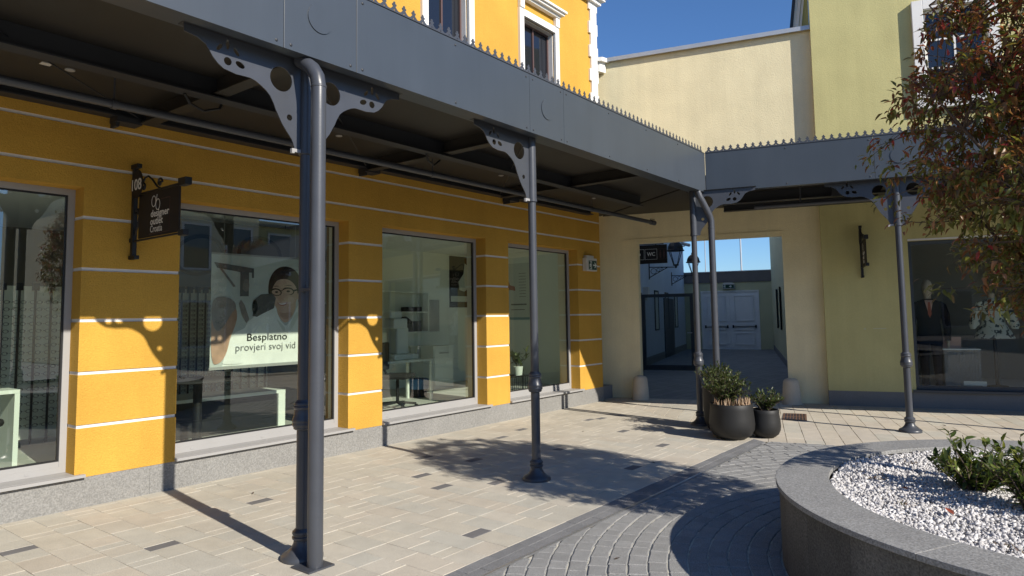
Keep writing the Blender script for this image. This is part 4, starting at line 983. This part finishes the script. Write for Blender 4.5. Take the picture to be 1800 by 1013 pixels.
for (q, rz, lab, s_) in (((4.50, .47, .487), .4, 'curled red leaf fallen on the white gravel', .085), ((5.0, .75, .487), 2, 'dark fallen leaf beside the green shrub on gravel', .05)):
    o = obj('fallen_leaf', MB().add(*leaf_vf((0, 0, 0), (1, .2, .05), (0, 0, 1), s_, s_ * .4, .35, -.15)), 'redleaf', smooth=180); tag(o, lab, 'leaf'); o.location = q; o.rotation_euler = (0, 0, rz)

for (q, rz, s_, lab) in (((3.6, 5.9, .004), .7, .045, 'small dry leaf on the paving near the plinth below the banner window'), ((6.9, 3.45, .004), 2.2, .05, 'small dry leaf on the paving near the dark band'), ((8.2, 5.2, .004), 4.1, .05, 'small dry leaf on the paving before the last shop window'), ((11.3, 1.2, .004), 1.2, .06, 'small dry leaf on the slabs right of the column base'), ((4.05, 2.35, .003), 5.2, .045, 'small dry leaf on the cobbles')):
    o = obj('dry_leaf', MB().add(*leaf_vf((0, 0, 0), (1, .1, .06), (0, 0, 1), s_, s_ * .45, .3, -.2)), 'bark', smooth=180); tag(o, lab, 'leaf', 'stray leaves on the paving'); o.location = q; o.rotation_euler = (0, 0, rz)
# ------------------------------------------------------------------ pots
def pot(name, loc, prof, label, soilr, soilz):
    t = root(name, label, 'pot', loc, 0, 'black plant pots'); obj('shell', MB().lathe(prof, n=40), 'pot', t, smooth=50); obj('soil', MB().lathe([(soilr, soilz - .02), (soilr, soilz)], n=30), 'soil', t); return t
def bowl(Rm, Rr, h): return [(Rm * .35, 0), (Rm * .62, .012 * h / .4), (Rm * .85, h * .13), (Rm * .97, h * .27), (Rm, h * .42), (Rm * .98, h * .6), (Rr * 1.0, h * .85), (Rr, h * .985), (Rr - .006, h), (Rr - .018, h), (Rr - .022, h * .96), (Rr - .02, h * .8)]
A1 = (8.80, 3.30, 0); A2 = (9.13, 2.98, 0); A3 = (9.42, 3.70, 0)
pot('plant_pot', A1, bowl(.285, .268, .45), 'big rounded black pot at the front of the pot group', .25, .41)
pot('plant_pot', A2, bowl(.19, .175, .36), 'small rounded black pot on the right of the group', .155, .32)
pot('plant_pot', A3, [(.13, 0), (.16, .01), (.2, .1), (.22, .25), (.225, .55), (.222, .6), (.205, .6), (.2, .55), (.2, .5)], 'tall black pot at the back next to the corner column', .2, .54)
shrub('potted_shrub', (A1[0] + .06, A1[1] + .1, .41), 'dense leafy shrub rising from the big front pot', 'shrub', 'potshrub', 70, .5, .33, .06, 24, 'shrubs in the black pots')
shrub('potted_shrub', (A2[0], A2[1], .32), 'low dark shrub in the small right hand pot', 'shrub', 'potshrub', 34, .32, .25, .06, 18, 'shrubs in the black pots')
shrub('potted_shrub', (A3[0], A3[1], .54), 'leafy shrub in the tall pot by the column', 'shrub', 'potshrub', 46, .40, .32, .06, 20, 'shrubs in the black pots')
for q, n_, rr, lab in (((A1[0], A1[1], .41), 170, .23, 'straw coloured dried stems edging the big front pot'), ((A3[0], A3[1], .54), 60, .17, 'straw coloured dried stems edging the tall back pot')):
    t = root('dried_grass', lab, 'plant', q, 0, 'dried plants in the pots'); lv = MB()
    for k in range(n_):
        a = nr.uniform(pi * .95, pi * 1.95) if k % 4 else nr.rand() * 2 * pi; rad = rr * nr.uniform(.72, 1)
        lv.add(*leaf_vf((rad * math.cos(a), rad * math.sin(a), -.01), np.array([.15 * nr.randn(), .15 * nr.randn(), 1.]), rdir(), nr.uniform(.05, .15), .016, .3, .05))
    obj('foliage', lv, 'dry', t, kind='stuff')

# ------------------------------------------------------------------ things inside the shops
F0 = .27
def chair(loc, rot, label):
    t = root('office_chair', label, 'chair', loc, rot, 'office chairs')
    b = MB()
    for k in range(5):
        a = k * 2 * pi / 5; b.bar((0, 0, .09), (.28 * math.cos(a), .28 * math.sin(a), .06), .04, .03)
    obj('star_base', b, 'black', t); w_ = MB()
    for k in range(5):
        a = k * 2 * pi / 5; w_.tube([(.28 * math.cos(a) - .015, .28 * math.sin(a), .028), (.28 * math.cos(a) + .015, .28 * math.sin(a), .028)], .028, 8)
    obj('casters', w_, 'black', t); obj('gas_lift', MB().tube([(0, 0, .08), (0, 0, .44)], .025, 8), 'black', t)
    obj('seat', MB().box(-.23, .23, -.22, .22, .44, .51), 'char', t, bevel=.03); obj('backrest', MB().box(-.2, .2, .19, .25, .56, .98), 'char', t, bevel=.025); obj('back_bar', MB().bar((0, .15, .46), (0, .235, .62), .05, .02), 'black', t)
def desk(name, loc, w_, d_, h_, label, side=True, cat='desk', rot=0):
    t = root(name, label, cat, loc, rot); obj('top', MB().box(-w_ / 2, w_ / 2, -d_ / 2, d_ / 2, h_ - .035, h_), 'laminate', t, bevel=.002)
    for s_ in (-1, 1): obj('leg', MB().box(s_ * (w_ / 2 - .02) - .02, s_ * (w_ / 2 - .02) + .02, -d_ / 2, d_ / 2, 0, h_ - .0355) if side else MB().box(s_ * (w_ / 2 - .03) - .02, s_ * (w_ / 2 - .03) + .02, -d_ / 2, -d_ / 2 + .04, 0, h_ - .0355).box(s_ * (w_ / 2 - .03) - .02, s_ * (w_ / 2 - .03) + .02, d_ / 2 - .04, d_ / 2, 0, h_ - .0355), 'laminate', t)
    return t
desk('sales_desk', (1.55, 7.75, F0), 1.3, .6, .74, 'white sales desk behind the first shop window')
chair((1.75, 7.25, F0), 2.6, 'dark swivel chair at the white desk in the first window')
t = root('display_bench', 'low white display bench with dark front below the banner', 'bench', (4.25, 8.12, F0))
obj('top', MB().box(-.95, .95, -.33, .33, .41, .45), 'laminate', t); obj('end_panel', MB().box(.85, .949, -.329, .329, 0, .4095), 'laminate', t); obj('front_panel', MB().box(-.95, .8495, -.3, -.26, 0, .4095), 'black', t)
t = root('pedestal_table', 'dark round pedestal table behind the banner window glass', 'table', (3.85, 7.42, F0))
obj('top', MB().lathe([(.42, .68), (.43, .69), (.42, .705)], n=30), 'char', t); obj('pedestal', MB().lathe([(.22, 0), (.21, .02), (.05, .05), (.045, .68)], n=20), 'black', t)
def rack(loc, label, n, w_, rows):
    t = root('eyewear_rack', label, 'rack', loc, 0, 'racks of spectacles')
    obj('back_panel', MB().box(-w_ / 2, w_ / 2, .05, .07, .1, 1.75), 'interior', t)
    rd = MB(); gl = MB()
    for k in range(n):
        xx = -w_ / 2 + w_ * (k + .5) / n; rd.tube([(xx, 0, .05), (xx, 0, 1.72)], .012, 6).box(xx - .03, xx + .03, -.02, .02, 1.7, 1.78)
        for r_ in range(rows):
            zz = .25 + r_ * (1.4 / rows)
            for s_ in (-.032, .032): gl.add([(xx + s_ + .028 * math.cos(a) * q, -.03, zz + .02 * math.sin(a) * q) for q in (1, .8) for a in [2 * pi * j / 8 for j in range(8)]], [(j, (j + 1) % 8, 8 + (j + 1) % 8, 8 + j) for j in range(8)])
            gl.bar((xx - .06, -.03, zz + .005), (xx - .06, .02, zz), .004, .006).bar((xx + .06, -.03, zz + .005), (xx + .06, .02, zz), .004, .006)
    obj('rods', rd, 'black', t); obj('spectacles', gl, 'lens', t, kind='stuff')
rack((4.36, 8.55, F0), 'tall spectacles rack seen left of the eye test banner', 6, .62, 24)
rack((2.6, 8.7, F0), 'spectacles rack standing deep behind the first window', 6, .9, 18)
rack((5.2, 8.75, F0), 'spectacles rack behind the low bench below the banner', 6, .75, 18)
t = root('wall_print', 'large grey print of spectacles above the banner', 'picture', (4.72, 8.45, 0))
obj('sheet', MB().box(-.9, 1.0, .02, .03, 2.05, 2.9), 'greyink', t)
sp = MB(); sp.planar([circle(-.35, 2.45, .34, 30, .26, .3), circle(-.35, 2.45, .29, 30, .215, .3)], .004, (0, .0, 0), (1, 0, 0), (0, 0, 1)).planar([circle(.5, 2.5, .34, 30, .26, -.1), circle(.5, 2.5, .29, 30, .215, -.1)], .004, (0, 0, 0), (1, 0, 0), (0, 0, 1))
obj('print', sp, 'ink', t); obj('hanger', MB().box(-.8, -.79, .021, .029, 2.9, 2.95).box(.9, .91, .021, .029, 2.9, 2.95), 'black', t)

# eye test banner
BY = 7.06; bx0, bx1, bz0, bz1 = 3.785, 4.965, 1.115, 2.33
bn = root('eye_test_banner', 'hanging banner of a smiling optician with Croatian eye test text', 'banner', ((bx0 + bx1) / 2, BY, 0))
w_ = bx1 - bx0; h_ = bz1 - bz0
o_ = (-w_ / 2, 0, bz0)
def chaikin(q, n_=3):
    for _ in range(n_):
        q = [p for i in range(len(q)) for p in ((q[i][0] * .75 + q[(i + 1) % len(q)][0] * .25, q[i][1] * .75 + q[(i + 1) % len(q)][1] * .25), (q[i][0] * .25 + q[(i + 1) % len(q)][0] * .75, q[i][1] * .25 + q[(i + 1) % len(q)][1] * .75))]
    return q
def bp(name, outl, m, layer, parent=bn, t=.0006):
    if len(outl) == 1 and len(outl[0]) > 3 and m != 'ink' and name not in ('printed_figure', 'printed_arm', 'printed_device', 'printed_device_grip', 'printed_ground'): outl = [chaikin(outl[0])]
    return obj(name, MB().planar([[(x * w_, y * h_) for x, y in q] for q in outl], t, (o_[0], -.003 - .0009 * layer, o_[2]), (1, 0, 0), (0, 0, 1)), m, parent)
obj('sheet', MB().box(-w_ / 2, w_ / 2, -.002, .002, bz0, bz1), 'printbg', bn)
obj('rail', MB().box(-w_ / 2 - .01, w_ / 2 + .01, -.012, .012, bz0 - .03, bz0 - .0005).box(-w_ / 2, w_ / 2, -.008, .008, bz1 + .0005, bz1 + .02), 'alu', bn)
obj('cord', MB().tube([(-.45, 0, bz1 + .02), (-.45, 0, 2.951)], .002, 4).tube([(.45, 0, bz1 + .02), (.45, 0, 2.951)], .002, 4), 'alu', bn)
bp('printed_ground', [[(.12, .004), (.998, .004), (.998, .33), (.9, .36), (.34, .34), (.24, .30), (.16, .2)]], 'coatprint', .5)
bp('printed_figure', [[(.30, .004), (.30, .22), (.325, .32), (.37, .395), (.43, .44), (.50, .47), (.58, .50), (.66, .54), (.69, .46), (.72, .40), (.78, .345), (.85, .42), (.90, .52), (.93, .57), (.97, .53), (.998, .50), (.998, .004)]], 'coatprint', 1)
bp('printed_hair', [[(.595, .60), (.575, .70), (.59, .80), (.64, .88), (.72, .925), (.82, .925), (.905, .88), (.95, .79), (.965, .70), (.99, .58), (.99, .46), (.975, .32), (.94, .38), (.93, .55), (.9, .66), (.7, .72)]], 'hair', 2)
bp('printed_neck', [[(.67, .52), (.70, .43), (.78, .365), (.86, .45), (.90, .56), (.86, .64), (.7, .62)]], 'skin', 3)
bp('printed_face', [[(.615, .62), (.61, .70), (.635, .76), (.70, .80), (.79, .805), (.86, .77), (.905, .71), (.91, .63), (.89, .57), (.85, .51), (.79, .475), (.73, .475), (.68, .51), (.645, .56)]], 'skin', 4)
bp('printed_fringe', [[(.60, .65), (.592, .74), (.63, .83), (.70, .872), (.76, .88), (.84, .866), (.91, .80), (.935, .69), (.915, .68), (.89, .76), (.83, .805), (.75, .825), (.69, .80), (.645, .755), (.62, .70)]], 'hair', 5)
bp('printed_ear', [circle(.918, .635, .016, 10, .035)], 'skin', 5)
bp('printed_spectacles', [circle(.665, .675, .062, 18, .036, -.12), circle(.665, .672, .05, 18, .026, -.12), circle(.80, .685, .07, 18, .038, -.05), circle(.80, .683, .058, 18, .027, -.05), [(.722, .685), (.735, .69), (.735, .70), (.722, .695)], [(.865, .70), (.93, .715), (.93, .70), (.865, .685)]], 'ink', 6)
bp('printed_eyebrow', [[(.625, .725), (.665, .738), (.705, .728), (.665, .73)]], 'hair', 6); bp('printed_eyebrow', [[(.755, .735), (.80, .75), (.86, .738), (.80, .742)]], 'hair', 6)
bp('printed_cheek', [circle(.655, .60, .03, 14, .03)], 'skinlight', 5); bp('printed_cheek', [circle(.835, .60, .04, 14, .035)], 'skinlight', 5); bp('printed_neck_shade', [[(.70, .49), (.76, .47), (.84, .49), (.86, .45), (.78, .40), (.71, .44)]], 'skinblur', 3.5)
bp('printed_lapel', [[(.70, .40), (.775, .33), (.76, .28), (.66, .43)]], 'paper', 4); bp('printed_lapel', [[(.80, .33), (.90, .50), (.94, .46), (.82, .28)]], 'paper', 4); bp('printed_device_grip', [[(.29, .60), (.33, .55), (.38, .42), (.35, .38), (.30, .46), (.27, .56)], ][:1], 'hairgrey', 7.5); bp('printed_device_knob', [circle(.34, .73, .035, 14, .06)], 'hairgrey', 9)
bp('printed_eyes', [circle(.668, .675, .018, 10, .010), circle(.80, .685, .02, 10, .010)], 'hair', 6)
bp('printed_nose', [[(.715, .66), (.70, .61), (.705, .60), (.74, .60), (.735, .61), (.722, .618)]], 'skinblur', 6)
bp('printed_smile', [[(.672, .578), (.70, .566), (.75, .566), (.80, .584), (.785, .560), (.75, .545), (.71, .546)]], 'lips', 6)
bp('printed_teeth', [[(.688, .569), (.71, .564), (.75, .564), (.785, .574), (.765, .559), (.74, .555), (.71, .556)]], 'coatprint', 7)
bp('printed_device', [[(.02, .93), (.42, .89), (.42, .80), (.40, .80), (.40, .85), (.37, .85), (.37, .63), (.28, .63), (.28, .85), (.05, .88)], [(.43, .60), (.50, .65), (.62, .66), (.66, .62), (.64, .52), (.52, .47), (.46, .44), (.41, .45), (.43, .52)]], 'greyink', 8)
bp('printed_device_lens', [circle(.435, .53, .028, 16, .07)], 'ink', 9)
bp('printed_arm', [[(.075, .875), (.10, .875), (.235, .72), (.215, .71)]], 'hairgrey', 8)
bp('printed_patient', [[(.005, .02), (.005, .52), (.06, .58), (.16, .60), (.24, .54), (.26, .44), (.23, .34), (.19, .26), (.16, .12), (.10, .03)]], 'skinblur', 8)
bp('printed_patient_hair', [[(.005, .40), (.005, .60), (.10, .63), (.22, .60), (.25, .52), (.20, .48), (.13, .36), (.06, .30)]], 'hairgrey', 9)
bp('printed_patient_collar', [[(.10, .02), (.14, .06), (.24, .05), (.34, .035), (.30, .015)]], 'coatprint', 9)
obj('lettering', MB().text('Besplatno', (o_[0] + w_ * .36, -.012, bz0 + h_ * .222), (1, 0, 0), (0, 0, 1), .115, w_ * .43, .001, fat=.003), 'ink', bn)
obj('lettering', MB().text('provjeri svoj vid', (o_[0] + w_ * .245, -.012, bz0 + h_ * .132), (1, 0, 0), (0, 0, 1), .115, w_ * .64, .001, fat=-.007), 'greyink', bn)

# exam room
desk('exam_desk', (7.3, 8.3, F0), 1.62, .6, .68, 'white desk carrying the eye test machine', False)
chair((7.12, 7.78, F0), .5, 'dark swivel chair at the eye test machine desk')
t = root('eye_test_machine', 'white eye test machine with a tilted black screen on the desk', 'machine', (7.62, 8.3, F0 + .68))
obj('base', MB().box(-.26, .26, -.2, .2, 0, .09), 'laminate', t, bevel=.02); obj('body', MB().box(-.14, .12, -.12, .14, .09, .52), 'laminate', t, bevel=.03)
obj('head', MB().box(-.24, .06, -.16, .16, .50, .66).box(-.26, .0, -.1, .1, .66, .78), 'laminate', t, bevel=.03); obj('screen', MB().bar((.06, 0, .68), (.22, 0, .58), .24, .02), 'black', t)
tag(obj('bottle', MB().lathe([(.035, 0), (.037, .02), (.036, .14), (.015, .19), (.014, .22)], n=14), 'gateglass'), 'clear water bottle standing on the exam desk', 'bottle').location = (7.98, 8.2, F0 + .68)
t = root('wall_cabinet', 'open white wall cabinet with shelves in the exam room', 'shelf', (8.75, 9.895, 0))
obj('carcass', MB().frame(-.85, .85, 1.33, 2.13, -.32, 0, .025).box(-.825, .825, -.3, -.001, 1.72, 1.74).box(-.16, -.14, -.3, -.001, 1.355, 1.72).box(-.16, -.14, -.3, -.001, 1.74, 2.105), 'laminate', t); obj('back', MB().box(-.825, .825, -.02, -.001, 1.355, 2.105), 'interior', t)
for xx, zz, ww, hh, m, lab in ((9.25, 1.741, .36, .09, 'char', 'dark box on the upper cabinet shelf'), (8.78, 1.356, .3, .2, 'laminate', 'white file box on the lower cabinet shelf'), (9.2, 1.356, .45, .2, 'greyink', 'grey drawer box on the lower cabinet shelf')):
    tag(obj('storage_box', MB().box(-ww / 2, ww / 2, -.1, .1, .001, hh).box(-ww / 2 + .03, ww / 2 - .03, -.104, -.1, hh * .3, hh * .4), m), lab, 'box').location = (xx, 9.71, zz)
t = root('mirror', 'plain wall mirror between two small wall lamps', 'mirror', (9.97, 9.895, 0)); obj('pane', MB().box(-.24, .22, -.02, -.001, 1.34, 1.98), 'zinc', t); obj('edge', MB().frame(-.25, .23, 1.33, 1.99, -.022, -.0205, .01), 'laminate', t)
t = root('drawer_cabinet', 'low white drawer cabinet beside the exam room wall', 'cabinet', (9.6, 9.5, F0)); obj('carcass', MB().box(-.27, .27, -.3, .3, 0, .78), 'laminate', t); obj('top', MB().box(-.3, .3, -.33, .33, .7805, .81), 'laminate', t); obj('door', MB().box(-.25, .25, -.318, -.3005, .04, .75), 'laminate', t); obj('handle', MB().box(-.12, .12, -.335, -.319, .66, .68), 'zinc', t)
t = root('waste_bin', 'waste bin with a blue bag under the exam desk', 'bin', (8.31, 8.55, F0)); obj('bin', MB().lathe([(.13, 0), (.16, .3)], n=18), 'char', t); obj('bag', MB().lathe([(.165, .14), (.17, .3), (.155, .315), (.15, .2)], n=18, cap=False), 'bluebin', t)
t = root('wall_poster', 'dark advertising poster hanging on the exam room wall', 'poster', (10.88, 9.895, 0))
obj('sheet', MB().box(-.36, .36, -.006, -.001, 1.83, 2.92), 'ink', t); obj('print', MB().planar([[(-.05, 2.2), (.1, 2.17), (.27, 2.26), (.31, 2.45), (.24, 2.72), (.12, 2.78), (.08, 2.55), (-.08, 2.38)]], .001, (0, -.0075, 0), (1, 0, 0), (0, 0, 1)), 'paper', t); obj('caption', MB().box(-.32, .32, -.008, -.0065, 1.95, 2.07), 'paper', t)
t = root('eye_chart_poster', 'anatomical eye poster with red eyeball in the last window', 'poster', (11.235, 8.75, 0), -pi / 2)
obj('sheet', MB().box(-.52, .42, -.005, -.001, 1.55, 2.72), 'paper', t); obj('eyeball', MB().planar([circle(-.28, 2.25, .2, 24)], .001, (0, -.006, 0), (1, 0, 0), (0, 0, 1)), 'redink', t)
obj('optic_nerve', MB().planar([[(-.1, 2.28), (.05, 2.24), (.06, 2.15), (-.1, 2.18)]], .001, (0, -.0062, 0), (1, 0, 0), (0, 0, 1)), 'redink', t); obj('footer', MB().box(-.52, .42, -.0065, -.0052, 1.55, 1.6), 'teal', t)
tx = MB()
for k in range(9): tx.box(.16, .34, -.0065, -.0053, 2.5 - k * .06, 2.51 - k * .06)
tx.box(-.05, .35, -.0065, -.0053, 1.85, 1.88).box(-.05, .3, -.0065, -.0053, 1.75, 1.765); obj('print', tx, 'greyink', t)
t = root('plant_stand', 'low dark wire stand inside the last shop window', 'stand', (9.72, 7.5, F0)); b_ = MB()
for k in range(12): b_.tube([(-.3 + k * .054, -.12, 0), (-.3 + k * .054, -.12, .3)], .006, 5)
b_.bar((-.32, -.12, .3), (.32, -.12, .3), .02, .02).bar((-.32, .12, .3), (.32, .12, .3), .02, .02).box(-.32, .32, -.12, .12, .28, .292)
for xx in (-.31, .31): b_.tube([(xx, .12, 0), (xx, .12, .3)], .008, 5)
obj('wire_frame', b_, 'black', t)
tag(obj('flower_pot', MB().lathe([(.07, 0), (.09, .16), (.085, .165), (.08, .14)], n=18), 'laminate', smooth=40), 'pale flower pot on the low wire stand', 'pot').location = (9.74, 7.5, F0 + .295)
shrub('house_plant', (9.74, 7.5, F0 + .44), 'leafy house plant in the pale pot behind the column', 'plant', 'potshrub', 9, .38, .26, .16, 5)

# green shop window display
def gl_(U_, V_, Z_=.30): return P(U_, V_, Z_)
t = root('suit_mannequin', 'pale mannequin in a dark suit in the green shop window', 'mannequin', gl_(3.33, 3.7), ANG)
obj('trousers', MB().loft([(-.1, 0, .0, .06, .09), (-.1, 0, .08, .06, .075), (-.1, 0, .45, .075, .08), (-.095, 0, .8, .1, .1)], 16).loft([(.1, 0, .0, .06, .09), (.1, 0, .08, .06, .075), (.1, 0, .45, .075, .08), (.095, 0, .8, .1, .1)], 16), 'suit', t, smooth=50)
obj('jacket', MB().loft([(0, 0, .72, .2, .13), (0, 0, .8, .2, .135), (0, 0, 1.0, .185, .125), (0, 0, 1.12, .18, .12), (0, 0, 1.3, .215, .125), (0, 0, 1.42, .225, .11), (0, 0, 1.48, .16, .085), (0, 0, 1.52, .075, .065)], 22).loft([(-.27, -.02, .78, .05, .055), (-.275, -.01, 1.0, .06, .065), (-.25, 0, 1.25, .07, .075), (-.2, 0, 1.42, .08, .08), (-.16, 0, 1.47, .05, .06)], 14).loft([(.27, -.02, .78, .05, .055), (.275, -.01, 1.0, .06, .065), (.25, 0, 1.25, .07, .075), (.2, 0, 1.42, .08, .08), (.16, 0, 1.47, .05, .06)], 14), 'suit', t, smooth=50)
obj('head', MB().loft([(0, 0, 1.47, .06, .06), (0, 0, 1.58, .055, .058), (0, -.015, 1.62, .07, .08), (0, -.02, 1.70, .082, .1), (0, -.015, 1.77, .08, .1), (0, -.01, 1.83, .06, .08), (0, 0, 1.86, .025, .035)], 20), 'mannequin', t, smooth=60)
for s_ in (-1, 1):
    h = MB().loft([(s_ * .27, -.03, .78, .03, .035), (s_ * .272, -.035, .73, .025, .042), (s_ * .272, -.035, .69, .02, .04)], 10)
    for q in range(4): h.tube([(s_ * .272, -.065 + q * .02, .70), (s_ * .27, -.067 + q * .02, .65), (s_ * .262, -.064 + q * .02, .62 + .008 * abs(q - 1.5))], [.011, .0095, .007], 6)
    h.tube([(s_ * .262, -.075, .745), (s_ * .25, -.095, .705), (s_ * .25, -.092, .68)], [.012, .01, .008], 6); obj('hand', h, 'mannequin', t, smooth=60)
obj('shirt', MB().add([(-.06, -.125, 1.46), (.06, -.125, 1.46), (.0, -.138, 1.18), (-.06, -.1, 1.5), (.06, -.1, 1.5)], [(0, 2, 1), (3, 0, 1, 4)]), 'shirt', t); obj('tie', MB().add([(-.018, -.13, 1.46), (.018, -.13, 1.46), (.028, -.142, 1.25), (0, -.144, 1.19), (-.028, -.142, 1.25)], [(0, 4, 3, 2, 1)]), 'redink', t)
t = root('dress_mannequin', 'headless mannequin wearing a floral dress on a dark stand', 'mannequin', gl_(4.28, 3.65), ANG)
obj('dress', MB().loft([(0, 0, .82, .3, .24), (0, 0, .9, .27, .2), (0, 0, 1.08, .17, .13), (0, 0, 1.2, .165, .12), (0, 0, 1.36, .19, .125), (0, 0, 1.46, .17, .1), (0, 0, 1.51, .08, .06)], 26).loft([(-.3, -.04, .98, .045, .05), (-.29, -.03, 1.05, .08, .08), (-.25, 0, 1.25, .075, .08), (-.17, 0, 1.45, .06, .07)], 14).loft([(.3, -.04, .98, .045, .05), (.29, -.03, 1.05, .08, .08), (.25, 0, 1.25, .075, .08), (.17, 0, 1.45, .06, .07)], 14), 'dress', t, smooth=50)
obj('neck', MB().lathe([(.05, 1.5), (.045, 1.58), (.03, 1.6)], n=14), 'mannequin', t, smooth=60); obj('stand', MB().lathe([(.16, 0), (.15, .015), (.03, .03), (.025, .85)], n=18), 'black', t)
t = root('display_plinth', 'grey ribbed display plinth between the two mannequins', 'plinth', gl_(3.78, 3.8), ANG); b_ = MB().box(-.27, .27, -.2, .2, 0, .62)
for k in range(12): b_.box(-.26 + k * .0445, -.245 + k * .0445, -.21, -.2005, 0, .61)
obj('ribbed_body', b_, 'plinth', t); obj('plinth_top', MB().box(-.28, .28, -.215, .21, .6205, .64), 'laminate', t)
tag(obj('shoe_box', MB().box(-.14, .14, -.08, .08, 0, .17).box(-.145, .145, -.085, .085, .171, .2), 'shirt'), 'small pinkish box on the ribbed plinth', 'box').location = gl_(3.66, 3.8, .941); bpy.data.objects['shoe_box'].rotation_euler = (0, 0, ANG)
tag(obj('price_card', MB().box(-.16, .16, -.003, .003, 0, .07).box(-.16, .16, .0035, .06, 0, .004), 'paper'), 'small white card at the foot of the display glass', 'card').location = gl_(3.84, 3.05, .365); bpy.data.objects['price_card'].rotation_euler = (0, 0, ANG)

# ------------------------------------------------------------------ the far side of the square (seen only as reflections in the glass)
t = root('opposite_building', 'added unseen building blocking sky reflections in the green shop window', 'building', (-30, -10, 0)); obj('wall', MB().box(-6, 6, -14, 9, 0, 8), 'olive', t); obj('roof', MB().box(-6.2, 6.2, -14.2, 9.2, 8, 8.3), 'anth', t)  # added block, keeps the low sky out of the green shop glass
for k in range(5): f_ = obj('window', MB().box(6, 6.06, -12 + k * 4, -10 + k * 4, .5, 3), 'white', t); obj('pane', MB().box(6.061, 6.07, -11.9 + k * 4, -10.1 + k * 4, .6, 2.9), 'darkpane', f_)
for i, (x0, x1, y0, h, m, lab) in enumerate(((10.5, 19, -17, 7, 'cream', 'cream building across the square'), (19.5, 30, -18, 6.5, 'green', 'green building across the square'), (-16, -4, -19, 6, 'yellow', 'yellow building across the square'))):
    t = root('opposite_building', lab, 'building', ((x0 + x1) / 2, y0, 0)); w2 = (x1 - x0) / 2
    obj('wall', MB().box(-w2, w2, -8, 0, 0, h), m, t); obj('roof', MB().box(-w2 - .2, w2 + .2, -8.2, .3, h, h + .25), 'anth', t)
    for k in range(4):
        xx = -w2 + (k + .5) * w2 / 2
        for zz in (.4, 4.0):
            f_ = obj('window', MB().frame(xx - .7, xx + .7, zz, zz + 2.2, 0, .06, .1), 'white', t); obj('pane', MB().box(xx - .6, xx + .6, .005, .02, zz + .1, zz + 2.1), 'darkpane', f_)
for (q, rz, lab) in (((13.5, -8.5, 0), 1.3, 'similar autumn tree farther across the square'), ((-3, -9, 0), 4.0, 'another autumn tree behind the viewer')):
    c = copy_tree(tree); c.location = q; c.rotation_euler = (0, 0, rz); c.scale = (1.2, 1.2, 1.25); c['label'] = lab
    for ch in list(c.children):
        if ch.name.startswith('leaf'): bpy.data.objects.remove(ch)
